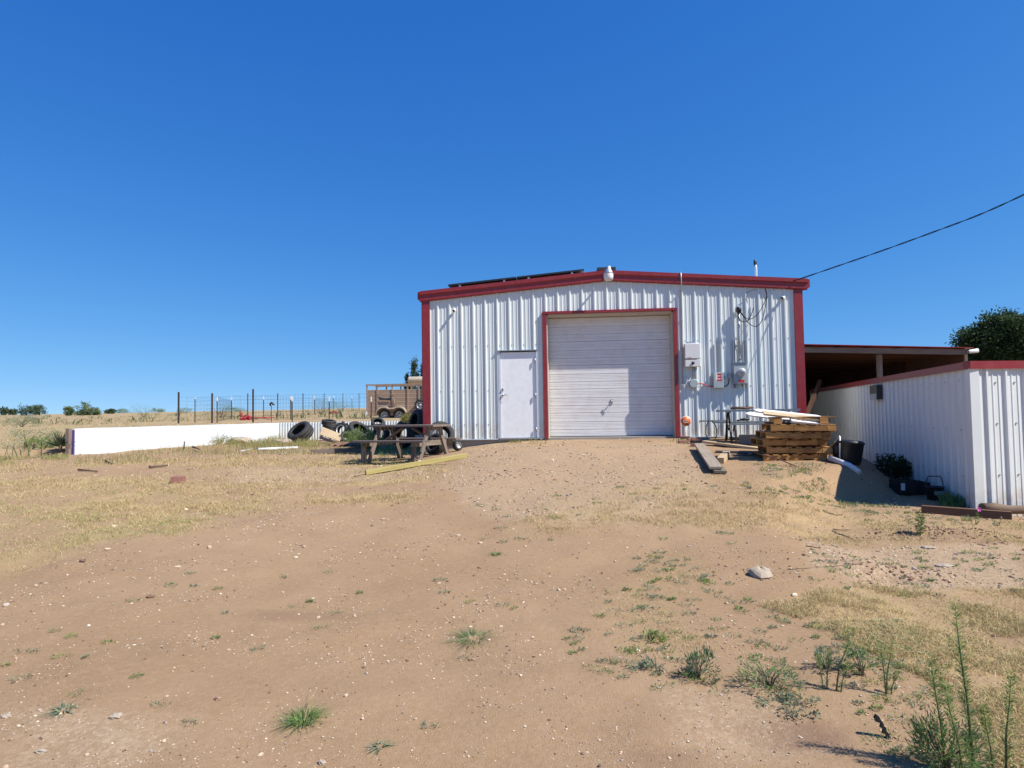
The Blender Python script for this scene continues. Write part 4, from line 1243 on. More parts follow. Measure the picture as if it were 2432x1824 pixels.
# ------------------------------------------------------------------ RIGHT CLUTTER before the barn
MP = thing('metal_picnic_table', 'blue grey coated metal picnic table with bent tube legs by the barn wall', 'picnic table', onground(3.95, 15.75), None, math.radians(-5))
def mb(p0, p1, w, h, name, mat='greymetal', up=(0, 0, 1)): return B().beam(p0, p1, w, h, up).build(name, mat, MP, True)
zg0 = OFF[MP].z
mb((-.85, 0, .72), (.85, 0, .72), .70, .045, 'tabletop')
mb((-.88, .62, .45), (.82, .62, .45), .25, .035, 'bench'); mb((-.60, -.62, .43), (1.0, -.62, .43), .25, .035, 'bench')
for xx in (-.62, .62):
    for q in (-1, 1):
        B().tube([(xx, q * .10, .70), (xx, q * .35, .30), (xx, q * .45, .18), (xx, q * .52, -.03)], .022, 8).build('leg', 'darkmetal', MP, True)
        B().tube([(xx + .06, q * .40, .28), (xx + .06, q * .55, .38), (xx + .06, q * .72, .38), (xx + .06, q * .78, .30), (xx + .06, q * .78, -.03)], .02, 8).build('bench_leg', 'darkmetal', MP, True)
    mb((xx, -.3, .69), (xx, .3, .69), .05, .03, 'top_brace', 'darkmetal')
def mworld(x_, y_, z_):
    a = math.radians(-5); o_ = OFF[MP]
    return Vector((o_.x + x_ * math.cos(a) - y_ * math.sin(a), o_.y + x_ * math.sin(a) + y_ * math.cos(a), o_.z + z_))
# things on the metal table
rr = random.Random(5)
b = B(); pts = []
for k in range(46):
    p_ = mworld(-.55 + .5 * rr.random(), -.1 + .25 * rr.random(), .76 + .04 * rr.random()); pts.append(p_)
b.tube(pts, .012, 5)
tag(b.build('chain', 'rust'), 'heap of rusty chain lying on the blue grey metal table', 'chain')
p0 = mworld(-.30, .62, .50)
t = thing('drill', 'black power drill lying on the far bench of the metal table', 'drill', mworld(-.3, .62, .47))
B().tube([p0, p0 + Vector((.10, 0, .012)), p0 + Vector((.2, 0, .02)), p0 + Vector((.24, 0, .02))], [.02, .035, .034, .012], 10).build('body', 'black', t)
B().tube([p0 + Vector((.04, 0, 0)), p0 + Vector((-.05, -.03, -.01))], .02, 8).build('grip', 'darkmetal', t)
p0 = mworld(-1.2, .60, .487)
tag(B().beam(p0, p0 + Vector((.62, -.02, 0)), .05, .035).build('steel_bar', 'greymetal'), 'thin steel bar jutting left off the far bench of the metal table', 'bar')
a = mworld(-.98, .58, .5)
tag(B().tube([a, a + Vector((-.08, -.05, -.14)), a + Vector((-.09, -.05, -.32)), a + Vector((-.02, -.08, -.48)), a + Vector((.08, -.05, -.50)), a + Vector((.17, -.02, -.34)), a + Vector((.15, 0, -.12)), a + Vector((.06, 0, 0))], .012, 7).build('hose', 'cable'), 'black hose hanging in a loop from the steel bar at the metal table', 'hose')
# cinder block
q = gp(1781, 1056.5)
t = thing('cinder_block', 'grey two hole cinder block beside the pallet stack', 'cinder block', q, None, math.radians(-4))
b = B(); Lb, Wb, Hb, tk = .43, .20, .215, .035
for y_ in (-1, 1): b.beam((-Lb / 2, y_ * (Wb / 2 - tk / 2), Hb / 2 + .01), (Lb / 2, y_ * (Wb / 2 - tk / 2), Hb / 2 + .01), tk, Hb)
for x_ in (-Lb / 2 + tk / 2 + .001, 0, Lb / 2 - tk / 2 - .001): b.beam((x_, -Wb / 2 + tk, Hb / 2 + .01), (x_, Wb / 2 - tk, Hb / 2 + .01), tk, Hb - .002)
tag(b.build('block_body', 'cinder', t, True), kind='thing')
# boards on the ground
a, c = gp(1672, 1060), gp(1808, 1072)
plank('plank', 'pale new board lying raised between the bricks and the pallet stack', 'board', at(1672, 1049, a.y + .25), at(1806, 1066, c.y + .30), .17, .05, 'wood_new')
plank('plank', 'dark weathered board on the dirt under the pale new board', 'board', gp(1700, 1075) + Vector((0, 0, .03)), gp(1815, 1079) + Vector((0, 0, .04)), .13, .04, 'wood_old')
a, c = gp(1661, 1068), gp(1706, 1126)
plank('plank', 'upper of two stacked old grey planks pointing to the camera', 'board', a + Vector((0, 0, .115)), c + Vector((-.03, .05, .10)), .21, .045, 'wood_grey')
plank('plank', 'lower of two stacked old grey planks pointing to the camera', 'board', a + Vector((.03, -.05, .05)), c + Vector((.03, -.03, .035)), .21, .045, 'wood_grey', roll=.04)
a, c = gp(1714, 1101), gp(1726, 1085)
plank('timber_offcut', 'short pale timber offcut on the dirt beside the stacked old planks', 'wood block', a + Vector((-.02, 0, .055)), c + Vector((0, 0, .055)), .13, .11, 'wood_new')
plank('plank', 'thin dark stick board behind the short timber offcut', 'board', gp(1695, 1088) + Vector((0, 0, .02)), gp(1790, 1083) + Vector((0, 0, .02)), .05, .035, 'wood_old')
plank('plank', 'grey board under the metal picnic table', 'board', gp(1735, 1043) + Vector((0, 0, .03)), gp(1800, 1046) + Vector((0, 0, .03)), .2, .04, 'wood_grey')
for k, (px, py, rz, lab, dz) in enumerate(((1624, 1053, .1, 'red brick lying flat, leftmost before the barn wall', 0), (1653, 1061, -.15, 'red brick nearest the pale new board', 0), (1644, 1048, .3, 'red brick lying second from the left before the barn wall', 0), (1628, 1043, -.3, 'dark red brick lying rearmost near the sign stake', 0), (1655, 1054, .05, 'red brick stacked on top of the one by the pale board', .07))):
    q = gp(px, py)
    tag(B().box(q + Vector((0, .05, .035 + dz)), (.215, .105, .066), rz).build('brick', 'brick', bevel=.004), lab, 'brick', 'loose bricks by the barn')
q = gp(1672, 1048)
tag(B().box(q + Vector((0, .05, .05)), (.24, .14, .09), .2).build('stone_block', 'concrete', bevel=.01), 'grey concrete block piece lying behind the pale new board', 'block')

# ------------------------------------------------------------------ PALLET STACK
PX, PY_ = 0, 0
pc = gp(1815, 1097)
PW, PD, PH = 1.13, 1.02, .138
def make_pallet(lab, notch, grp='pallets in the stack'):
    t_ = thing('pallet', lab, 'pallet', (0, 0, 0), grp)
    for y_ in (.02, PD / 2, PD - .02):
        b_ = B()
        pr = [(0, .018), (.22, .018), (.25, .05), (.40, .05), (.43, .018), (.70, .018), (.73, .05), (.88, .05), (.91, .018), (PW, .018), (PW, .118), (0, .118)]
        if not notch: pr = [(0, .018), (PW, .018), (PW, .118), (0, .118)]
        b_.extrude([(x_, y_ - .019, z_) for x_, z_ in pr], (0, .038, 0)); b_.build('stringer', 'wood_pallet', t_, True)
    cut = .48 if notch else .40
    for q0, q1, hh in ((.004, cut, .098), (cut + .006, PW * .86, .086), (PW * .86 + .006, PW - .004, .10)):
        if not notch: B().beam((q0, -.012, .022 + hh / 2), (q1, -.010, .022 + hh / 2), .022, hh).build('face_board', 'wood_pallet', t_, True)
    for k in range(7):
        x_ = .05 + k * (PW - .10) / 6
        B().beam((x_, -.024, .1275), (x_, PD + .015, .1275), .10, .018).build('deck_board', 'wood_pallet', t_, True)
    for k in range(3):
        x_ = .06 + k * (PW - .12) / 2
        B().beam((x_, -.01, .009), (x_, PD + .01, .009), .10, .018).build('bottom_board', 'wood_pallet', t_, True)
    return t_
def copy_tree(o, parent=None):
    n = o.copy(); COL.objects.link(n)
    if parent: n.parent = parent
    for ch in list(o.children): copy_tree(ch, n)
    return n
labs = ['wooden pallet at the bottom of the stack, on the dirt', 'wooden pallet second from the bottom of the stack', 'wooden pallet in the middle of the stack', 'wooden pallet second from the top of the stack', 'wooden pallet at the top of the stack, under the white boards']
offs = [(0, .0, .025), (.075, .06, -.045), (.01, .035, .03), (.05, -.03, -.012), (.13, -.06, -.05)]
pal0, pal1 = make_pallet(labs[0], True), make_pallet(labs[1], False)
zst = pc.z - .005
for k in range(5):
    o = (pal0, pal1)[k] if k < 2 else copy_tree(pal1)
    o['label'] = labs[k]
    dx, dy, rz = offs[k]
    o.location = (pc.x + dx, pc.y + dy + .05, zst + k * (PH + .002)); o.rotation_euler = (0, (0, .006, -.004, .010, .012)[k], math.radians(-3) + rz)
ztop_ = zst + 5 * (PH + .002)
# half pallet with blocks on top
t = thing('block_pallet', 'broken wooden pallet of blocks lying upside down on the pallet stack', 'pallet', (pc.x + .15, pc.y, ztop_), None, math.radians(-5))
for i_ in range(3):
    for j_ in range(2):
        B().box((.12 + i_ * .40 + .03 * (j_ % 2), .06 + j_ * .55, .055), (.14 if i_ != 1 else .10, .10, .11)).build('block', 'wood_pallet', t, True)
for k in range(4): B().beam((.0, .05 + k * .2, .121), (1.12, .05 + k * .2 + .02, .121), .09, .02).build('deck_board', 'wood_pallet', t, True)
q = Vector((pc.x + .66, pc.y + .0, ztop_ + .002))
tag(B().lathe([(.0, 0), (.036, 0), (.038, .01), (.038, .075), (.03, .09), (.03, .10), (.0, .10)], q, (0, 0, 1), 14).build('jar', 'galv'), 'small pale jar standing on the pallet stack under the boards', 'jar')
tag(B().box((pc.x + 1.13, pc.y + .1, ztop_ + .04), (.16, .14, .075), -.2).build('wood_block', 'wood_grey', bevel=.004), 'loose grey wood block on the right edge of the pallet stack', 'wood block')
zb_ = ztop_ + .135
def wboard(lab, pa, pb, Ya, Yb, w=.12, h=.028, mat='white', tip=True):
    a_, c_ = at(*pa, Ya), at(*pb, Yb)
    d = (c_ - a_).normalized(); r_ = d.cross(Vector((0, 0, 1))).normalized(); u_ = r_.cross(d)
    r_, u_ = r_ * .88 - u_ * .47, u_ * .88 + r_ * .47
    b_ = B(); L_ = (c_ - a_).length
    pl = [a_ - r_ * w / 2, a_ + d * (L_ - .12) - r_ * w / 2, a_ + d * L_, a_ + d * (L_ - .12) + r_ * w / 2, a_ + r_ * w / 2, a_ - d * .08] if tip else [a_ - r_ * w / 2, c_ - r_ * w / 2, c_ + r_ * w / 2, a_ + r_ * w / 2]
    b_.extrude(pl, u_ * h)
    return tag(b_.build('white_board' if mat == 'white' else 'plank', mat), lab, 'board', 'boards on the pallet stack')
wboard('longest white pointed board lying on top of the pallet stack', (1800, 977), (1958, 994), pc.y + .15, pc.y + .1)
wboard('pale brown bare board lying along the longest white one', (1812, 983), (1946, 997), pc.y + .06, pc.y + .02, .12, .035, 'wood_new', False)
wboard('white board jutting left to the metal table from the pallet stack', (1780, 985), (1900, 1000), pc.y + .45, pc.y + .3, .13)
wboard('short white board in the middle of the pile on the pallet stack', (1874, 993), (1938, 998.5), pc.y + .05, pc.y + .05, .10, .03, 'white', False)
wboard('lowest white board at the right on the pallet stack', (1878, 1000), (1962, 1008), pc.y - .02, pc.y + .02, .12, .035, 'white', False)
plank('plank', 'brown board between the white boards and the top pallet', 'board', at(1815, 1004, pc.y + .5), at(1935, 1006, pc.y + .4), .14, .03, 'wood_old')
a = gp(1893, 1110) + Vector((0, 0, .012)); c = at(1815, 1081, pc.y - .06)
tag(B().tube([c, c.lerp(a, .5) + Vector((0, 0, .02)), a], .011, 7).build('rod', 'rust'), 'thin rusty rod leaning on the bottom pallet down to the dirt', 'rod')

# ------------------------------------------------------------------ IN THE FENCE SHADE
def onfence(px, py, off=.0):
    return hit(px, py, Vector((CX, CY, 0)) + FN * off, np.array(FN))
a = gp(1995, 1098)
t = thing('pipe_bracket', 'thin white metal bracket frame standing in the fence shade', 'frame', a)
tp = at(1994.5, 1036, a.y)
B().tube([a, tp], .016, 8).build('upright', 'pvc', t)
B().tube([tp, at(1965, 1072, a.y + .3)], .012, 8).build('diagonal', 'galv', t)
a, c = gp(2000, 1104), gp(2042, 1130)
tag(B().tube([a + Vector((-.1, .3, .10)), a.lerp(c, .4) + Vector((0, 0, .07)), c + Vector((0, 0, .055))], .048, 12).build('drain_pipe', 'pvc'), 'pale plastic drain pipe lying in the fence shade', 'pipe')
q = gp(2024, 1104)
t = thing('black_bin', 'big rounded black plastic bin in the fence shade behind the pallets', 'bin', q)
B().lathe([(.0, 0), (.17, .0), (.20, .05), (.225, .36), (.24, .37), (.24, .40), (.20, .43), (.0, .44)], q + Vector((.02, .2, .0)), (.1, 0, 1), 18).build('body', 'black', t)
q2 = gp(2008, 1100)
B().lathe([(.0, 0), (.12, .0), (.15, .3), (.14, .34), (.0, .36)], q2 + Vector((.02, .25, .0)), (0, 0, 1), 14).build('side_pot', 'black', t)
q = onfence(2082, 1118, .06)
tag(B().box((q.x, q.y, float(gz(q.x, q.y)) + .20), (.10, .08, .46), .15).build('white_post', 'pvc', bevel=.005), 'short white post piece standing against the fence side', 'post')
q = gp(2145, 1172)
t = thing('black_crate', 'open black plastic crate with a white label in the fence shade', 'crate', q, None, .2)
for (a_, c_) in (((-.16, -.12), (.16, -.12)), ((.16, -.12), (.16, .12)), ((.16, .12), (-.16, .12)), ((-.16, .12), (-.16, -.12))):
    B().beam((*a_, .12), (*c_, .12), .018, .24).build('side', 'black', t, True)
B().box((0, 0, .012), (.31, .23, .02)).build('bottom', 'black', t, True)
B().box((-.09, -.131, .13), (.07, .004, .12)).build('white_label', 'white', t, True)
q = gp(2178, 1172)
t = thing('black_box', 'low black plastic tray box between the crate and the bucket', 'box', q, None, .1)
for (a_, c_) in (((-.15, -.12), (.15, -.12)), ((.15, -.12), (.15, .14)), ((.15, .14), (-.15, .14)), ((-.15, .14), (-.15, -.12))):
    B().beam((*a_, .10), (*c_, .10), .016, .20).build('side', 'black', t, True)
B().box((0, 0, .012), (.29, .25, .02)).build('bottom', 'black', t, True)
B().box((.0, .1, .21), (.22, .06, .02)).build('lid_strip', 'wood_old', t, True)
q = gp(2221, 1187)
t = thing('bucket', 'black bucket with raised handle and grey label in the fence shade', 'bucket', q)
B().lathe([(.0, .0), (.11, .0), (.135, .20), (.145, .205), (.14, .215), (.125, .21), (.10, .015), (.0, .02)], q, (0, 0, 1), 20).build('body', 'black', t)
B().tube([q + Vector((-.135 * math.cos(u) , 0, .19 + .19 * min(1, math.sin(u) * 1.35))) for u in [math.pi * k / 12 for k in range(13)]], .008, 7).build('handle', 'black', t)
B().beam(q + Vector((-.07, -.128, .12)), q + Vector((.08, -.126, .12)), .004, .06).build('grey_label', 'galv', t)
# timbers by the fence corner
a, c = gp(2192, 1219), gp(2407, 1235)
plank('timber_beam', 'straight brown squared timber lying before the fence corner', 'beam', a + Vector((0, .04, .05)), c + Vector((0, .04, .05)), .085, .115, 'wood_brown')
a = Vector((CX, CY, 0)) - FR * .06 + FRN * .17; c = Vector((CX, CY, 0)) + FR * 1.7 + FRN * .15
a.z, c.z = float(gz(a.x, a.y)), float(gz(c.x, c.y))
b = B(); pts = [a.lerp(c, k / 8) + Vector((0, .03 * math.sin(k), .065 + .008 * math.sin(k * 2.3))) for k in range(9)]
b.tube(pts, [.066 + .006 * math.sin(k * 1.7) for k in range(9)], 10)
tag(b.build('old_log', 'bark'), 'rough dark old log lying along the fence corner base', 'log')
# black tattered strip in the foreground
a = gp(2116, 1757)
pts = [a, a + Vector((-.008, .004, .014)), a + Vector((-.012, .01, .024)), a + Vector((-.020, .012, .034)), a + Vector((-.022, .014, .048)), a + Vector((-.030, .015, .058)), a + Vector((-.032, .016, .072)), a + Vector((-.046, .02, .084)), a + Vector((-.058, .02, .098))]
b = B()
wd_ = [.005, .013, .006, .019, .008, .016, .006, .018, .011]
L1 = [p_ + Vector((-w_ * .7, 0, -w_ * .5)) for p_, w_ in zip(pts, wd_)]; L2 = [p_ + Vector((w_ * .5, .01, w_ * .6)) for p_, w_ in zip(pts, wd_)]
b.sheet(L1, L2); b.sheet([p_ + Vector((0, .012, 0)) for p_ in L2], [p_ + Vector((0, .012, 0)) for p_ in L1]); b.sheet(L2, [p_ + Vector((0, .012, 0)) for p_ in L2]); b.sheet([p_ + Vector((0, .012, 0)) for p_ in L1], L1)
tag(b.build('rubber_strip', 'cable'), 'torn black rubber strip sticking up from the dirt in the foreground', 'strip')
# rocks
def rock(lab, px, py, sx, sy, sz, seed, mat='rock', cat='rock'):
    rr = random.Random(seed); q = gp(px, py); b_ = B()
    n1, n2 = 7, 11; rings = []
    for i in range(n1 + 1):
        th_ = math.pi * i / n1; ring = []
        for j in range(n2):
            ph = 2 * math.pi * j / n2
            k_ = rr.uniform(.86, 1.12) * (.7 + .5 * float(vnoise(np.array(math.cos(ph) * 1.5 * math.sin(th_) + 9 + seed), np.array(math.sin(ph) * 1.5 * math.sin(th_) + math.cos(th_) * 1.7 + 5), seed)))
            ring.append(q + Vector((math.cos(ph) * math.sin(th_) * sx * k_, math.sin(ph) * math.sin(th_) * sy * k_, math.cos(th_) * sz * k_ + sz * .35)))
        rings.append(b_.pts(ring))
    for A_, C_ in zip(rings, rings[1:]):
        for j in range(n2): b_.face((A_[j], A_[(j + 1) % n2], C_[(j + 1) % n2], C_[j]))
    return tag(b_.build('rock', mat), lab, cat, 'loose rocks on the dirt')
rock('large pale flat rock half buried in the dirt right of centre', 1806, 1368, .105, .08, .06, 1)
rock('flat pale slab rock on the gravel at the right', 2243, 1345, .09, .06, .022, 2)
rock('flat pale stone near the tall green sprout at the right', 2205, 1302, .08, .05, .02, 3)
rock('white square stone in the lower left gravel', 275, 1703, .035, .025, .016, 4)
rock('greyish oblong stone near the lower left corner', 98, 1787, .03, .015, .013, 5)
rock('pale round stone near the left edge of the foreground', 15, 1702, .035, .025, .012, 6)
rock('grey round pebble stone at the bottom below the grass tuft', 765, 1814, .02, .018, .015, 7)
rock('pale stone in the weeds left of the white wall bend', 571, 1053, .55, .4, .22, 8, 'rock')
rock('pale rock half hidden at the end of the white wall', 665, 1052, .55, .35, .12, 9)
rock('dark round clod stone right of the lower left gravel', 519, 1661, .022, .02, .016, 10, 'rockred')

# ------------------------------------------------------------------ VEGETATION HELPERS
RNG = np.random.default_rng(11)
def blade_arrays(P, h, w, lean, bend, tint, rng=RNG):
    """grass blades: P (n,3) roots, h heights, w widths, lean (n,2) sideways travel of the tip, bend 0..1, tint (n,3)"""
    n = len(P); h = np.broadcast_to(h, n); w = np.broadcast_to(w, n)
    a = rng.uniform(0, 2 * np.pi, n); sx, sy = np.cos(a) * w / 2, np.sin(a) * w / 2
    V = np.zeros((n, 5, 3))
    mid = P.copy(); mid[:, 0] += lean[:, 0] * .35; mid[:, 1] += lean[:, 1] * .35; mid[:, 2] += h * .62
    tip = P.copy(); tip[:, 0] += lean[:, 0]; tip[:, 1] += lean[:, 1]; tip[:, 2] += h * (1 - bend)
    for k, (b, s_) in enumerate(((P, 1), (P, -1), (mid, .8), (mid, -.8))):
        V[:, k] = b; V[:, k, 0] += sx * s_; V[:, k, 1] += sy * s_
    V[:, 4] = tip
    i = np.arange(n)[:, None] * 5
    F = np.concatenate([i + np.array([[0, 1, 3]]), i + np.array([[0, 3, 2]]), i + np.array([[2, 3, 4]])], 0)
    T = np.repeat(np.asarray(tint)[:, None, :], 5, 1)
    return V.reshape(-1, 3), F, T.reshape(-1, 3)

def leaf_arrays(C, D, L, Wd, tint, rng=RNG):
    """diamond leaves at C pointing along D"""
    n = len(C); D = D / (np.linalg.norm(D, axis=1, keepdims=True) + 1e-9)
    r = rng.normal(size=(n, 3)); S = np.cross(D, r); S /= np.linalg.norm(S, axis=1, keepdims=True) + 1e-9
    L = np.broadcast_to(L, n)[:, None]; Wd = np.broadcast_to(Wd, n)[:, None]
    V = np.stack([C, C + D * L * .45 + S * Wd / 2, C + D * L, C + D * L * .45 - S * Wd / 2], 1)
    i = np.arange(n)[:, None] * 4
    F = np.concatenate([i + np.array([[0, 1, 2]]), i + np.array([[0, 2, 3]])], 0)
    T = np.repeat(np.asarray(tint)[:, None, :], 4, 1)
    return V.reshape(-1, 3), F, T.reshape(-1, 3)

def merge(parts):
    V, F, T, o = [], [], [], 0
    for v, f, t_ in parts:
        V.append(v); F.append(f + o); T.append(t_); o += len(v)
    return np.concatenate(V), np.concatenate(F), np.concatenate(T)

def tints(n, cols, var=.2, rng=RNG):
    c = np.asarray(cols, float)[rng.integers(0, len(cols), n)]
    return np.clip(c * rng.uniform(1 - var, 1 + var, (n, 1)), 0, 1)

def veg(name, arr, mat='leaf', parent=None):
    V, F, T = arr
    if parent is not None:
        V = V - np.array(OFF[parent])
        o = fastmesh(name, V, F, mat, T); o.parent = parent
    else:
        c = np.array([V[:, 0].mean(), V[:, 1].mean(), V[:, 2].min()])
        o = fastmesh(name, V - c, F, mat, T); o.location = c
    return o

GREEN = [(.16, .25, .08), (.20, .28, .09), (.13, .22, .08)]
GREYGREEN = [(.22, .26, .16), (.26, .29, .19), (.18, .235, .14)]
YELLOWGREEN = [(.29, .32, .10), (.24, .30, .09), (.20, .28, .08)]
STRAW = [(.46, .36, .17), (.40, .31, .14), (.52, .42, .22), (.34, .28, .12)]
MATTED = [(.56, .43, .21), (.50, .385, .19), (.64, .50, .27), (.42, .33, .16), (.32, .26, .125), (.46, .34, .19)]

def scatter(poly_px, n, rng=RNG):
    """uniform points on the ground inside a patch"""
    w = wpoly(poly_px); a = np.array(w)
    lo, hi = a.min(0), a.max(0); X, Y = [], []
    k = 0
    while k < n:
        x, y = rng.uniform(lo[0], hi[0], 4000), rng.uniform(lo[1], hi[1], 4000)
        m = inpoly(x, y, w); X.append(x[m]); Y.append(y[m]); k += int(m.sum())
        if not m.any(): break
    X, Y = np.concatenate(X)[:n], np.concatenate(Y)[:n]
    return np.stack([X, Y, gz(X, Y)], 1)

# ---- short dry grass mat over the yard (uncountable)
def dry_grass():
    N = 950000
    v = RNG.uniform(0, 1, N); Y = 2.7 * (30 / 2.7) ** v                     # denser near the eye
    ang = RNG.uniform(-.80, .60, N)
    X = np.tan(ang) * Y * 1.02
    g, r, f = masks(X, Y)
    clump = sstep(.40, .62, fbm(X * 3.2, Y * 3.2, 61, 3) + .10 * g)
    wx = np.interp(Y, [10, 19, 29], [-16.4, -15.02, -13.25])
    keep = RNG.uniform(0, 1, N) < np.maximum(g * (.12 + .88 * clump) * np.where(Y < 10, 1.0, .6), .5 * f * clump * (X < wx) * (Y < 30))
    keep &= ~((X > BX0) & (X < BX1) & (Y > FY - .02)) & ~((X > CX + .1) & (Y > 10.6 + (X - CX) * 6))
    X, Y = X[keep], Y[keep]
    P = np.stack([X, Y, gz(X, Y) - .004], 1); n = len(P)
    sc = np.clip(Y / 7, .8, 2.6)
    h = RNG.uniform(.012, .046, n) * sc * (.6 + 1.0 * fbm(X * 2.2, Y * 2.2, 63, 3))
    lean = RNG.normal(0, 1, (n, 2)) * (h * 1.1)[:, None]
    green = fbm(X * .5, Y * .5, 66, 3)
    t_ = tints(n, MATTED); gmask = (RNG.uniform(0, 1, n) < sstep(.44, .72, green) * .38)
    t_[gmask] = tints(int(gmask.sum()), YELLOWGREEN)
    arr = blade_arrays(P, h, .0035 * sc, lean, .25, t_)
    # thicker turf in the patch at the lower right
    Q = scatter(GRASS[2][0], 60000)
    cq = fbm(Q[:, 0] * 2.6, Q[:, 1] * 2.6, 64, 3); Q = Q[RNG.uniform(0, 1, len(Q)) < sstep(.36, .56, cq) * .8]
    hq = RNG.uniform(.014, .046, len(Q)) * (.5 + 1.2 * fbm(Q[:, 0] * 2.6, Q[:, 1] * 2.6, 64, 3))
    tq = tints(len(Q), MATTED); kq = RNG.uniform(0, 1, len(Q)) < .10; tq[kq] = tints(int(kq.sum()), YELLOWGREEN)
    arr = merge([arr, blade_arrays(Q, hq, .0036, RNG.normal(0, 1.1, (len(Q), 2)) * hq[:, None], .2, tq)])
    tag(veg('dry_grass', arr, 'grassmat'), 'short matted dry grass growing in patches over the yard', None, None, 'stuff')
dry_grass()

# ---- pebbles and grit
def pebbles():
    t = (1 + 5 ** .5) / 2
    ico = np.array([(-1, t, 0), (1, t, 0), (-1, -t, 0), (1, -t, 0), (0, -1, t), (0, 1, t), (0, -1, -t), (0, 1, -t), (t, 0, -1), (t, 0, 1), (-t, 0, -1), (-t, 0, 1)]) / 1.902
    fc = np.array([(0, 11, 5), (0, 5, 1), (0, 1, 7), (0, 7, 10), (0, 10, 11), (1, 5, 9), (5, 11, 4), (11, 10, 2), (10, 7, 6), (7, 1, 8), (3, 9, 4), (3, 4, 2), (3, 2, 6), (3, 6, 8), (3, 8, 9), (4, 9, 5), (2, 4, 11), (6, 2, 10), (8, 6, 7), (9, 8, 1)])
    N = 240000
    v = RNG.uniform(0, 1, N); Y = 2.7 * (20 / 2.7) ** v
    X = np.tan(RNG.uniform(-.80, .58, N)) * Y
    g, r, f = masks(X, Y)
    cl = sstep(.38, .62, fbm(X * 2.0, Y * 2.0, 44, 4))
    keep = RNG.uniform(0, 1, N) < (.03 + .13 * cl ** 2 + .42 * r * (.2 + .8 * cl)) * (1 - .75 * g) * np.where(f > .3, .3, 1)
    keep &= ~((X > BX0) & (X < BX1) & (Y > FY - .02)) & ~((X > CX) & (Y > 10.6))
    X, Y = X[keep], Y[keep]
    ex = [(gp(2170, 1268), .45, .10, 210), (gp(2320, 1272), .5, .10, 230), (gp(2110, 1355), .4, .16, 190), (gp(1815, 1360), .3, .12, 60)]
    dark = np.zeros(len(X), bool)
    for c, sx, sy, n_ in ex:
        X = np.concatenate([X, RNG.normal(c.x, sx, n_)]); Y = np.concatenate([Y, RNG.normal(c.y, sy, n_)]); dark = np.concatenate([dark, np.ones(n_, bool)])
    n = len(X)
    s = np.exp(RNG.normal(math.log(.0039), .50, n)) * np.clip(Y / 5.5, .72, 2.0)
    s[dark] = np.exp(RNG.normal(math.log(.0085), .45, int(dark.sum())))
    s = np.minimum(s, .03)
    base = ico[None] * RNG.uniform(.72, 1.28, (n, 12, 1))
    ax = RNG.uniform(.7, 1.35, (n, 1, 3)); ax[:, :, 2] *= .62
    a = RNG.uniform(0, 6.283, n); c_, s_ = np.cos(a), np.sin(a)
    V = base * ax * s[:, None, None]
    x2 = V[:, :, 0] * c_[:, None] - V[:, :, 1] * s_[:, None]; y2 = V[:, :, 0] * s_[:, None] + V[:, :, 1] * c_[:, None]
    V[:, :, 0] = x2 + X[:, None]; V[:, :, 1] = y2 + Y[:, None]; V[:, :, 2] += (gz(X, Y) + s * .25)[:, None]
    F = (np.arange(n)[:, None, None] * 12 + fc[None]).reshape(-1, 3)
    pal = tints(n, [(.48, .37, .26), (.58, .49, .37), (.42, .30, .205), (.50, .39, .28), (.42, .315, .22), (.32, .21, .14), (.17, .11, .075), (.13, .09, .07), (.36, .30, .26)], .15)
    pal[dark] = tints(int(dark.sum()), [(.20, .125, .085), (.25, .155, .105), (.30, .2, .14)], .2)
    T = np.repeat(pal[:, None], 12, 1).reshape(-1, 3)
    tag(veg('gravel', (V.reshape(-1, 3), F, T), 'stone'), 'loose pebbles and clods scattered over the dirt', None, None, 'stuff')
pebbles()

# ---- little grey green sprigs in the dirt (uncountable small ones)
def sprigs():
    parts = []
    pts = []
    for poly, n in (([(-60, 1400), (1200, 1300), (1300, 1824), (-60, 1824)], 38), ([(1380, 1480), (1560, 1290), (1660, 1330), (1900, 1500), (1850, 1650), (1500, 1640), (1300, 1560)], 140), ([(1750, 1180), (1800, 1100), (1960, 1130), (1990, 1210)], 60), ([(1100, 1200), (1700, 1130), (1750, 1330), (1150, 1330)], 28), ([(1900, 1480), (2150, 1480), (2432, 1824), (2100, 1800)], 130), ([(1950, 1190), (2300, 1215), (2400, 1260), (2050, 1240)], 50), ([(1950, 1300), (2432, 1290), (2432, 1420), (1900, 1400)], 60)):
        pts.append(scatter(poly, n))
    P = np.concatenate(pts)
    for p in P:
        n = int(RNG.integers(24, 60)); r = RNG.uniform(.012, .050) * (1 + p[1] / 14)
        a = RNG.uniform(0, 6.28, n); d = np.sqrt(RNG.uniform(0, 1, n)) * r
        C = np.stack([p[0] + np.cos(a) * d, p[1] + np.sin(a) * d * .7, np.full(n, p[2])], 1); C[:, 2] = gz(C[:, 0], C[:, 1]) + RNG.uniform(0, .015, n)
        D = np.stack([np.cos(a), np.sin(a), RNG.uniform(.2, 1.5, n)], 1)
        parts.append(leaf_arrays(C, D, RNG.uniform(.007, .017, n) * (1 + p[1] / 9), RNG.uniform(.0025, .005, n) * (1 + p[1] / 9), tints(n, [GREYGREEN, GREEN, YELLOWGREEN][int(RNG.choice(3, p=[.55, .25, .2]))])))
    tag(veg('weed_sprigs_grass', merge(parts)), 'tiny grey green sprigs of weed dotted over the bare dirt', None, None, 'stuff')
sprigs()

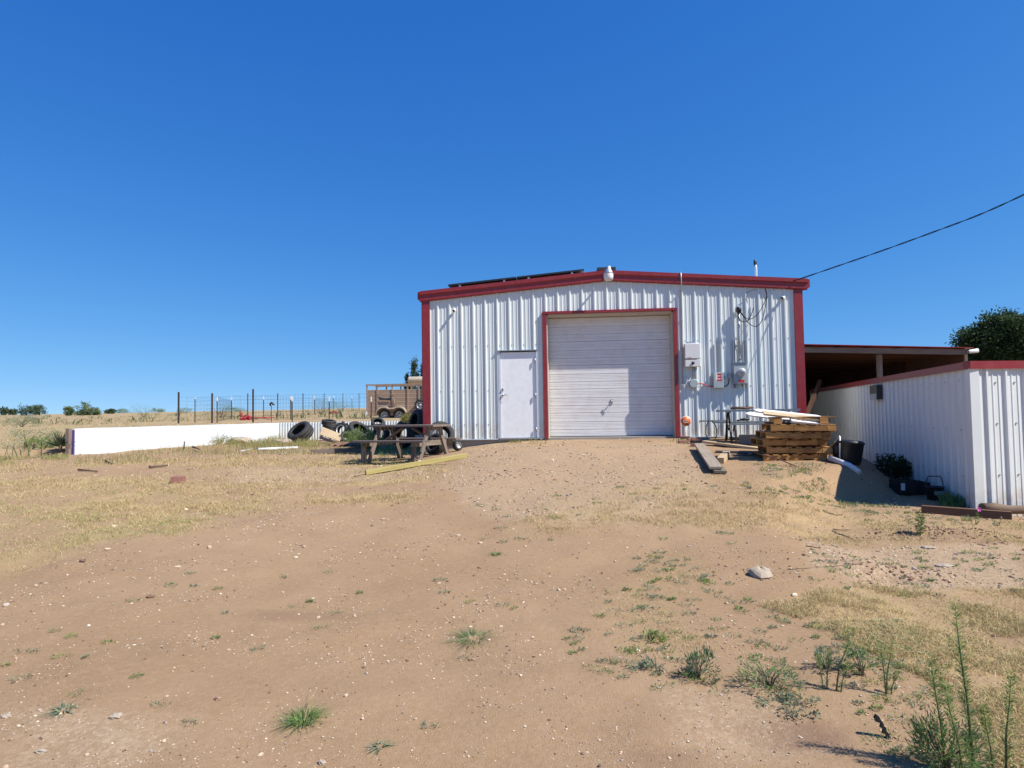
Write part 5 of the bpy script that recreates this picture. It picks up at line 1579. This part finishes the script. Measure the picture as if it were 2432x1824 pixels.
# ---- taller weeds along walls and junk (ground cover)
def ground_cover():
    parts = []
    for poly, n, h0, h1, cols in (
        ([(180, 1108), (180, 1088), (430, 1065), (640, 1045), (700, 1062), (560, 1085), (420, 1096)], 5200, .06, .26, YELLOWGREEN + STRAW + STRAW),
        ([(560, 1062), (660, 1040), (690, 1056), (620, 1070)], 1800, .15, .5, YELLOWGREEN + STRAW),
        ([(680, 1056), (860, 1052), (900, 1068), (780, 1078), (660, 1080), (560, 1080)], 4200, .05, .22, YELLOWGREEN + GREEN[:1] + STRAW + STRAW),
        ([(820, 1040), (900, 1040), (940, 1060), (840, 1062)], 1500, .15, .55, GREEN + YELLOWGREEN),
        ([(870, 1060), (1010, 1056), (1060, 1075), (900, 1085)], 2600, .04, .20, GREEN + YELLOWGREEN),
        ([(1085, 1062), (1085, 1052), (1290, 1049), (1290, 1056)], 2200, .05, .22, YELLOWGREEN + STRAW + GREEN),
        ([(1590, 1048), (1660, 1043), (1690, 1046), (1620, 1056)], 130, .04, .14, GREEN + YELLOWGREEN),
        ([(2228, 1207), (2240, 1180), (2300, 1176), (2310, 1207)], 1500, .08, .28, GREEN),
        ([(1850, 1105), (1950, 1100), (1960, 1125), (1880, 1140)], 260, .02, .08, STRAW + GREYGREEN),
        ([(1890, 1150), (1960, 1140), (1985, 1165), (1930, 1170)], 200, .02, .09, GREYGREEN + STRAW),
        ([(1960, 1185), (2100, 1195), (2190, 1208), (2100, 1206), (1980, 1196)], 500, .02, .10, GREYGREEN + YELLOWGREEN),
        ([(-60, 1110), (160, 1096), (165, 1080), (-60, 1095)], 2400, .05, .2, STRAW + YELLOWGREEN),
        ([(690, 1052), (750, 1052), (760, 1062), (690, 1064)], 800, .1, .4, STRAW + YELLOWGREEN),
    ):
        P = scatter(poly, n); m = len(P)
        cl = fbm(P[:, 0] * 1.6, P[:, 1] * 1.6, 23, 3)
        k = cl > .40; P = P[k]; m = len(P)
        h = RNG.uniform(h0, h1, m) * .78 * (.5 + 1.1 * (cl[k] - .40) * 4).clip(.4, 1.2)
        parts.append(blade_arrays(P, h, RNG.uniform(.006, .014, m), RNG.normal(0, .35, (m, 2)) * h[:, None], .15, tints(m, cols)))
    tag(veg('ground_cover_grass', merge(parts)), 'mixed green and straw weeds along the walls, tyres and barn base', None, None, 'stuff')
ground_cover()

# ---- open range beyond: tufts and low brush as one mass
def range_brush():
    N = 11000
    Y = 17 * (260 / 17) ** RNG.uniform(0, 1, N); X = np.tan(RNG.uniform(-.86, -.10, N)) * Y
    wx = np.interp(Y, [10, 19, 29], [-16.4, -15.02, -13.25])
    k = ((X < wx - .8) | (Y > 31)) & (fbm(X * .12, Y * .12, 14, 4) > .42); X, Y = X[k], Y[k]
    parts = []; n = len(X)
    big = RNG.uniform(0, 1, n) < .035
    nb = 10
    P = np.repeat(np.stack([X, Y, gz(X, Y)], 1), nb, 0); m = len(P)
    hb = np.where(big, RNG.uniform(.2, .55, n), RNG.uniform(.05, .14, n)); hb = np.repeat(hb, nb)
    P[:, :2] += RNG.normal(0, 1, (m, 2)) * (hb * .5)[:, None]; P[:, 2] = gz(P[:, 0], P[:, 1])
    col = np.where(np.repeat(big, nb)[:, None], tints(m, [(.12, .15, .075), (.15, .17, .09), (.10, .13, .06)]), tints(m, STRAW[:2] + [(.20, .19, .085), (.26, .22, .10)]))
    arr = blade_arrays(P, hb * RNG.uniform(.5, 1.1, m), hb * RNG.uniform(.05, .16, m), RNG.normal(0, .45, (m, 2)) * hb[:, None], .1, col)
    tag(veg('range_grass', arr, 'grassmat'), 'dry bunch grass and low brush over the open range', None, None, 'stuff')
range_brush()

# ------------------------------------------------------------------ INDIVIDUAL PLANTS
def bush(name, lab, c, rx, rz_, n, cols, leaf=(.05, .018), cat='bush', stems=7, group=None, fill=.5, wig=.35):
    """rounded uneven shrub: stems plus leaf sprays through its volume"""
    t_ = thing(name, lab, cat, c, group)
    b_ = B()
    for k in range(stems):
        a = RNG.uniform(0, 6.28); tip = Vector((math.cos(a) * rx * RNG.uniform(.2, .75), math.sin(a) * rx * RNG.uniform(.2, .75), rz_ * RNG.uniform(.55, .95)))
        b_.tube([c - Vector((0, 0, .03)), c + tip * .45 + Vector((0, 0, rz_ * .08)), c + tip], [min(.02, max(.005, rx * .022)), min(.014, max(.004, rx * .014)), .003], 5)
    b_.build('stem', 'bark', t_)
    ncl = max(8, n // 45); C = []
    for k in range(ncl):
        a = RNG.uniform(0, 6.28); u = RNG.uniform(.08, 1) ** .6; q = RNG.uniform(.0, 1)
        d = math.sqrt(max(0, 1 - (q * 1.02 - .25) ** 2)) * u
        C.append((c.x + math.cos(a) * d * rx, c.y + math.sin(a) * d * rx, c.z + (.08 + .86 * q) * rz_ * RNG.uniform(.8, 1.1)))
    C = np.array(C)
    idx = RNG.integers(0, ncl, n)
    P = C[idx] + RNG.normal(0, 1, (n, 3)) * np.array([rx, rx, rz_]) * wig * .42
    P[:, 2] = np.maximum(P[:, 2], c.z + .01)
    D = (P - np.array([c.x, c.y, c.z])) + RNG.normal(0, .5, (n, 3)) * rx
    arr = leaf_arrays(P, D, RNG.uniform(.6, 1.3, n) * leaf[0], RNG.uniform(.7, 1.3, n) * leaf[1], tints(n, cols, .3))
    o = veg('leaves', arr, 'leaf', t_); o['kind'] = 'stuff'
    return t_

def stalk(name, lab, c, stems, cols, cat='weed', leaf=.05, dens=70, lw=.007, plume=True):
    """upright leafy weed; stems = [(dx, dy, height, lean x, lean y)]"""
    t_ = thing(name, lab, cat, c)
    b_ = B(); parts = []
    for dx, dy, h, lx, ly in stems:
        p0 = Vector((c.x + dx, c.y + dy, float(gz(c.x + dx, c.y + dy)) - .02))
        p3 = p0 + Vector((lx, ly, h)); p1 = p0.lerp(p3, .4) + Vector((-lx * .15, 0, h * .04)); p2 = p0.lerp(p3, .75)
        b_.tube([p0, p1, p2, p3], [.006 * (h + .5), .0048 * (h + .5), .0035 * (h + .4), .0015], 5)
        m = int(dens * h / .5)
        u = RNG.uniform(.06, 1, m); pos = np.array([p0.lerp(p3, float(q)) for q in u])
        a = RNG.uniform(0, 6.28, m); up = RNG.uniform(.25, 1.1, m)
        D = np.stack([np.cos(a), np.sin(a), up], 1)
        ln = leaf * (1.15 - .55 * u) * RNG.uniform(.6, 1.25, m)
        parts.append(leaf_arrays(pos, D, ln, lw, tints(m, cols, .25)))
        if plume:
            k = int(dens * .9); u = RNG.uniform(.62, 1.03, k); pos = np.array([p0.lerp(p3, float(q)) for q in u])
            a = RNG.uniform(0, 6.28, k); r = .085 * h * (1.1 - .75 * np.abs(u - .82) / .2)
            pos += np.stack([np.cos(a) * r, np.sin(a) * r, r * .9], 1) * RNG.uniform(.2, 1, (k, 1))
            parts.append(leaf_arrays(pos, np.stack([np.cos(a), np.sin(a), np.full(k, .9)], 1), .013, .004, tints(k, YELLOWGREEN, .25)))
    b_.build('stem', M['stemgreen'] if 'stemgreen' in M else 'leaf', t_)
    o = veg('leaves', merge(parts), 'leaf', t_); o['kind'] = 'stuff'
    return t_
M['stemgreen'] = paint('green_stem', (.13, .15, .06), .7, .2, 20)

def tuft(name, lab, c, n, h, r, cols, cat='grass tuft', w=.006, flat=.5, extra=()):
    a = RNG.uniform(0, 6.28, n); d = np.sqrt(RNG.uniform(0, 1, n)) * r * .35
    P = np.stack([c.x + np.cos(a) * d, c.y + np.sin(a) * d, np.zeros(n)], 1); P[:, 2] = gz(P[:, 0], P[:, 1]) - .005
    hh = RNG.uniform(.35, 1, n) * h
    lean = np.stack([np.cos(a), np.sin(a)], 1) * (RNG.uniform(.2, 1.3, n) * r)[:, None]
    parts = [blade_arrays(P, hh, w, lean, flat, tints(n, cols, .25))]
    for dx, dy, hz_ in extra:
        q = np.array([[c.x, c.y, c.z]]); parts.append(blade_arrays(q, np.array([hz_]), .007, np.array([[dx, dy]]), 0.0, np.array([STRAW[2]])))
    return tag(veg(name, merge(parts)), lab, cat)

# foreground
tuft('grass_tuft', 'bright green grass tuft with dry seed stalks, alone in the bare foreground', gp(722, 1712), 260, .07, .14, GREEN + YELLOWGREEN[:1], w=.005, extra=((.02, .04, .17), (.06, .08, .16), (.20, .12, .14), (.12, .05, .08)))
tuft('grass_tuft', 'low spreading grass tuft in the middle of the bare dirt', gp(1122, 1517), 170, .05, .20, GREYGREEN + GREEN, w=.005)
tuft('grass_tuft', 'small pale grass tuft on the dirt right of centre, below the drive', gp(1178, 1318), 70, .06, .09, GREEN, w=.005)
bush('green_weed', 'dense bluish green feathery weed bush in the right foreground', gp(1660, 1612), .115, .15, 800, [(.06, .13, .075), (.08, .15, .08), (.10, .16, .06)], (.028, .005), 'weed')
bush('green_weed', 'wide mixed green weed bush beside the feathery one in the right foreground', gp(1828, 1632), .165, .125, 1000, GREYGREEN + YELLOWGREEN[1:], (.026, .006), 'weed')
stalk('tall_weed', 'green weed with one thin bent spike left of the dry grass edge', gp(1985, 1641), [(0, 0, .34, .10, .02), (-.06, .02, .20, -.02, 0), (-.03, .05, .22, .02, 0), (.02, -.01, .18, .05, 0)], GREYGREEN + GREEN, leaf=.026, dens=150, lw=.0045)
bush('green_weed', 'low grey green weed clump around the thin bent spiked weed', gp(1962, 1588), .09, .09, 360, GREYGREEN, (.026, .007), 'weed')
bush('green_weed', 'small grey green weed clump between the two thin tall weeds', gp(2047, 1604), .09, .12, 380, GREYGREEN + GREEN, (.026, .007), 'weed')
stalk('tall_weed', 'single thin weed stalk with its top bent over to the right', gp(2105, 1652), [(0, 0, .30, -.015, .01), (.0, 0, .31, .05, .02), (.03, .02, .14, .04, 0)], GREEN + YELLOWGREEN, leaf=.022, dens=140, lw=.004)
q = gp(2296, 1822)
stalk('tall_weed', 'tallest feathery green weed stalk at the lower right corner', Vector((q.x, q.y - .06, q.z)), [(0, 0, .74, -.04, .02), (-.11, .02, .50, -.04, .0), (-.07, -.05, .42, -.06, 0)], GREEN + YELLOWGREEN[1:], leaf=.050, dens=300, lw=.0042)
q = gp(2372, 1822)
stalk('tall_weed', 'shorter leafy weed right of the tallest stalk at the lower right corner', Vector((q.x, q.y - .05, q.z)), [(0, 0, .44, .04, .0), (.07, -.05, .30, .04, .0), (-.05, .0, .3, -.03, .0)], GREEN + YELLOWGREEN, leaf=.045, dens=230, lw=.0042)
q = gp(2225, 1822)
bush('green_weed', 'bushy dark green weed at the foot of the tallest stalk', q + Vector((.02, -.03, 0)), .13, .21, 1700, GREEN + [(.08, .14, .07)], (.036, .0045), 'weed')
bush('green_weed', 'flat grey green creeping weed below the wide weed bush', gp(1885, 1678), .15, .035, 420, GREYGREEN, (.022, .008), 'weed')
bush('green_weed', 'tiny green sprout clump on the dirt left of the two weed bushes', gp(1545, 1520), .10, .05, 240, YELLOWGREEN, (.026, .009), 'weed')
bush('green_weed', 'low creeping weed clump in the centre right dirt', gp(1560, 1590), .16, .04, 300, GREYGREEN, (.024, .008), 'weed')
tuft('grass_tuft', 'grey green weed rosette at the bottom edge, centre of the photo', gp(905, 1772), 60, .03, .07, GREYGREEN, 'weed', .008)
tuft('grass_tuft', 'pair of grey green sprigs in the lower left gravel', gp(150, 1688), 90, .03, .09, GREYGREEN, 'weed', .008)
stalk('tall_weed', 'slim bright green sprout standing by the dug soil at the right', gp(2183, 1272), [(0, 0, .30, .0, .0), (.02, .01, .26, .03, 0)], [(.11, .19, .05), (.09, .16, .05)], leaf=.07, dens=120, lw=.012)
t = stalk('flower_weed', 'small weed with a pink flower in front of the brown timber', gp(2316, 1246), [(0, 0, .20, .05, .0), (-.03, 0, .14, -.05, 0), (.02, 0, .12, .03, 0)], YELLOWGREEN, leaf=.045, dens=60, plume=False)
M['pink'] = paint('pink_petal', (.62, .12, .42), .6, .1, 9)
q = OFF[t] + Vector((.05, -.01, .20)); b = B()
for k in range(6):
    a = k * math.pi / 3; d = Vector((math.cos(a), -.25, math.sin(a))); s_ = Vector((-math.sin(a), 0, math.cos(a)))
    b.quad(q, q + d * .022 + s_ * .014, q + d * .034, q + d * .022 - s_ * .014)
b.build('flower', 'pink', t)
stalk('flower_weed', 'pale leafy weed at the right end of the brown timber', gp(2372, 1248), [(0, 0, .12, .04, 0), (-.04, 0, .10, -.03, 0)], GREYGREEN, leaf=.05, dens=60, lw=.016, plume=False)
# fence shade plants
q = gp(2128, 1140)
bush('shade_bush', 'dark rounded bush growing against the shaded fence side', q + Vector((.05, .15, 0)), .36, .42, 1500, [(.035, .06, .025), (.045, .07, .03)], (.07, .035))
t = stalk('sunflower_plant', 'tall broad leaved plant rising behind the dark bush by the fence', gp(2106, 1122) + Vector((0, .15, 0)), [(0, 0, .92, .01, .0), (.05, 0, .6, .05, 0)], [(.05, .085, .03), (.06, .10, .035)], leaf=.14, dens=34, lw=.075, plume=False, cat='plant')
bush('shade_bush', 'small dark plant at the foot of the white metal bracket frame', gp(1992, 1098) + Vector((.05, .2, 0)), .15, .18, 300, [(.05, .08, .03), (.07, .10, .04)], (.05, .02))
# left, near the tyres
bush('yellow_shrub', 'rounded yellowish green shrub growing behind the wooden table', at(968, 1006, 28.2), .26, .36, 1700, [(.34, .31, .09), (.28, .27, .08), (.38, .34, .12)], (.07, .016))
bush('green_weed', 'dark leafy weed between the tyres and the wooden table', onground(at(880, 1045, 20).x, 20), .35, .6, 1400, GREEN, (.07, .02), 'weed')
bush('green_weed', 'tall grassy weed in front of the lugged tyres', onground(at(838, 1050, 22).x, 22), .32, .55, 900, YELLOWGREEN + GREEN, (.12, .014), 'weed')
t = stalk('dry_weed', 'grey twiggy dead weed standing before the white wall', onground(at(516, 1055, 24.8).x, 24.8), [(0, 0, .58, .0, 0), (0, 0, .42, -.30, 0), (.0, 0, .30, -.45, 0), (0, 0, .40, .22, 0), (.1, 0, .52, .2, 0)], [(.20, .20, .15), (.26, .24, .18)], leaf=.05, dens=26, lw=.008, plume=False)
bush('green_weed', 'ragged yellow green weed clump on the pale rock before the white wall', onground(at(538, 1058, 24.4).x, 24.4), .45, .32, 900, YELLOWGREEN + STRAW, (.09, .02), 'weed')
# yucca
q = gp(143, 1076)
t = thing('yucca_plant', 'spiky dark green yucca beside the wooden post of the white wall', 'yucca', q)
n = 150; a = RNG.uniform(0, 6.28, n); el = RNG.uniform(.05, 1.35, n)
D = np.stack([np.cos(a) * np.cos(el), np.sin(a) * np.cos(el), np.sin(el)], 1)
P = np.repeat(np.array([[q.x, q.y, q.z + .08]]), n, 0)
o = veg('leaves', leaf_arrays(P, D, RNG.uniform(.35, .55, n), .022, tints(n, [(.07, .10, .05), (.10, .13, .07), (.05, .08, .04)])), 'leaf', t); o['kind'] = 'stuff'
B().tube([q - Vector((0, 0, .05)), q + Vector((0, 0, .12))], .05, 7).build('stem', 'bark', t)
# range bushes told apart
for px, py, r, h, lab, cols in (
    (62, 1062, .75, .55, 'pale green sage bush left of the yucca on the range', GREYGREEN + YELLOWGREEN[2:]),
    (52, 1014, .8, .5, 'small grey green bush on the range above the sage at the left edge', GREYGREEN),
    (80, 1066, .5, .3, 'low green weed in front of the pale sage bush', YELLOWGREEN),
    (125, 1056, .45, .4, 'small green bush just left of the yucca top', GREYGREEN + GREEN),
    (342, 991, 1.6, 1.1, 'loose grey green bush on the slope right of the horizon trees', GREYGREEN + GREEN),
    (52, 1007, .9, .45, 'flat green bush on the slope above the left edge', GREYGREEN + GREEN),
    (291, 981, 2.0, 1.3, 'wispy bush on the skyline left of the wire fence', GREYGREEN + GREEN),
    (375, 979, 2.4, 1.2, 'second wispy bush on the skyline nearer the wire fence', GREYGREEN + GREEN),
    (440, 982, 1.9, 1.3, 'green bush behind the first thick fence post', GREYGREEN + GREEN),
    (524, 993, 1.3, 1.0, 'bush behind the ladder like wire panel', GREYGREEN + GREEN),
    (560, 978, 2.8, 1.2, 'wide low bush on the skyline behind the wire fence', GREYGREEN + GREEN),
    (762, 985, 2.2, 1.3, 'green bush in the field behind the middle fence posts', GREYGREEN + GREEN),
    (805, 982, 1.8, 1.2, 'green bush in the field left of the livestock trailer', GREYGREEN + GREEN)):
    q = gp(px, py)
    s_ = max(1.0, q.y / 45)
    bush('sage_bush', lab, q, r, h, int(900 + 260 * r), cols, (.05 * s_, .017 * s_), 'bush', 6, 'bushes on the open range')

def tree(name, lab, base, height, crown_c, crown_r, n, cols, leaf, trunk_r, cat='tree', conic=False, ncl=70, seed=1, wig=.34, low=-.45):
    t_ = thing(name, lab, cat, base)
    rg = np.random.default_rng(seed)
    b_ = B()
    top = crown_c + Vector((0, 0, -crown_r[2] * .1))
    b_.tube([base - Vector((0, 0, .3)), base.lerp(top, .4) + Vector((.1, 0, 0)), base.lerp(top, .75), top], [trunk_r * 1.25, trunk_r, trunk_r * .75, trunk_r * .3], 9)
    b_.build('trunk', 'bark', t_)
    C = []
    for k in range(ncl):
        v = rg.normal(size=3); v /= np.linalg.norm(v); u = rg.uniform(.25, 1) ** .5
        if conic:
            z = rg.uniform(0, 1) ** 1.4; rr_ = (1 - z) * .95 + .03; a = rg.uniform(0, 6.28); d = rr_ * math.sqrt(rg.uniform(.1, 1))
            C.append((crown_c.x + math.cos(a) * d * crown_r[0], crown_c.y + math.sin(a) * d * crown_r[1], crown_c.z - crown_r[2] + z * 2 * crown_r[2]))
        else:
            if v[2] < low: v[2] *= .4
            C.append((crown_c.x + v[0] * u * crown_r[0], crown_c.y + v[1] * u * crown_r[1], crown_c.z + v[2] * u * crown_r[2]))
    C = np.array(C)
    bl = B()
    for k in range(0, ncl, 4):
        p = Vector(C[k]); s_ = base.lerp(top, float(rg.uniform(.35, .95)))
        bl.tube([s_, s_.lerp(p, .5) + Vector((0, 0, .12 * crown_r[2])), p], [trunk_r * .32, trunk_r * .2, trunk_r * .05], 5)
    lo = bl.build('limb', 'bark', t_); lo['kind'] = 'stuff'
    idx = rg.integers(0, ncl, n)
    cs = rg.uniform(.6, 1.25, ncl)
    P = C[idx] + rg.normal(0, 1, (n, 3)) * np.array(crown_r) * wig * .5 * cs[idx][:, None]
    D = rg.normal(0, 1, (n, 3)) + (P - np.array(crown_c)) / np.array(crown_r) * .8
    tc = tints(n, cols, .25, rg) * (0.8 + .4 * rg.uniform(0, 1, ncl)[idx])[:, None]
    o = veg('crown', leaf_arrays(P, D, leaf * rg.uniform(.6, 1.4, n), leaf * .5 * rg.uniform(.6, 1.3, n), np.clip(tc, 0, 1), rg), 'leaf', t_)
    o['kind'] = 'stuff'
    return t_
# big tree at the right
Yt = 40.0
cc = at(2400, 822, Yt); lft = at(2258, 805, Yt); tp = at(2400, 733, Yt)
rx = cc.x - lft.x
tree('shade_tree', 'dark green broad round tree rising behind the fence at the right', onground(cc.x, Yt), 6, cc, (rx * .84, rx * .8, (tp.z - cc.z) * .86), 42000, [(.040, .070, .024), (.052, .085, .030), (.032, .058, .022)], .17, .24, seed=5, ncl=240, wig=.21, low=-.8)
for px, pyt, r_, lab, sd_ in ((984, 858, .95, 'taller pointed juniper behind the livestock trailer', 2), (1006, 868, .85, 'shorter juniper touching the barn edge behind the trailer', 3), (967, 893, .7, 'lowest juniper sprig left of the taller pointed one', 4)):
    Yj = 88.0; tp = at(px, pyt, Yj); bs = onground(tp.x, Yj)
    hh_ = (tp.z - bs.z) / 2
    tree('juniper_tree', lab, bs, hh_ * 2, Vector((tp.x, Yj, bs.z + hh_ * 1.02)), (1.5 * r_, 1.5 * r_, hh_ * .98), 2600, [(.05, .075, .032), (.065, .09, .04)], .26, .12, conic=True, ncl=60, seed=sd_, wig=.22)
# horizon trees at the left
for px0, px1, pyt, Yh, lab, sd_ in ((0, 22, 966, 190, 'small round tree on the skyline at the left edge', 21), (22, 38, 971, 190, 'smallest round tree on the skyline, second from the left edge', 22), (42, 82, 961, 180, 'dense dark tree on the skyline, left half of the double one', 23), (76, 112, 962, 180, 'dense dark tree on the skyline, right half of the double one', 24), (172, 214, 956, 150, 'tallest open tree on the skyline left of the wire fence', 25), (155, 175, 966, 150, 'low tree at the left foot of the tallest skyline tree', 26), (205, 238, 969, 150, 'low tree at the right foot of the tallest skyline tree', 27), (248, 275, 972, 190, 'low flat tree on the skyline between the tallest one and the fence', 28)):
    l_, r2 = at(px0, 975, Yh), at(px1, 975, Yh); tp = at((px0 + px1) / 2, pyt, Yh); bs = onground(tp.x, Yh)
    hz_ = max(tp.z - bs.z, 1.2)
    tree('range_tree', lab, bs, hz_, Vector((tp.x, Yh, bs.z + hz_ * .50)), ((r2.x - l_.x) / 2 * .8, (r2.x - l_.x) / 2 * .8, hz_ * .46), 1300, [(.08, .12, .055), (.10, .14, .06)] if sd_ not in (25, 26, 27) else [(.15, .20, .09), (.18, .22, .10)], .38, .15, ncl=30, seed=sd_, wig=.36, low=-1)
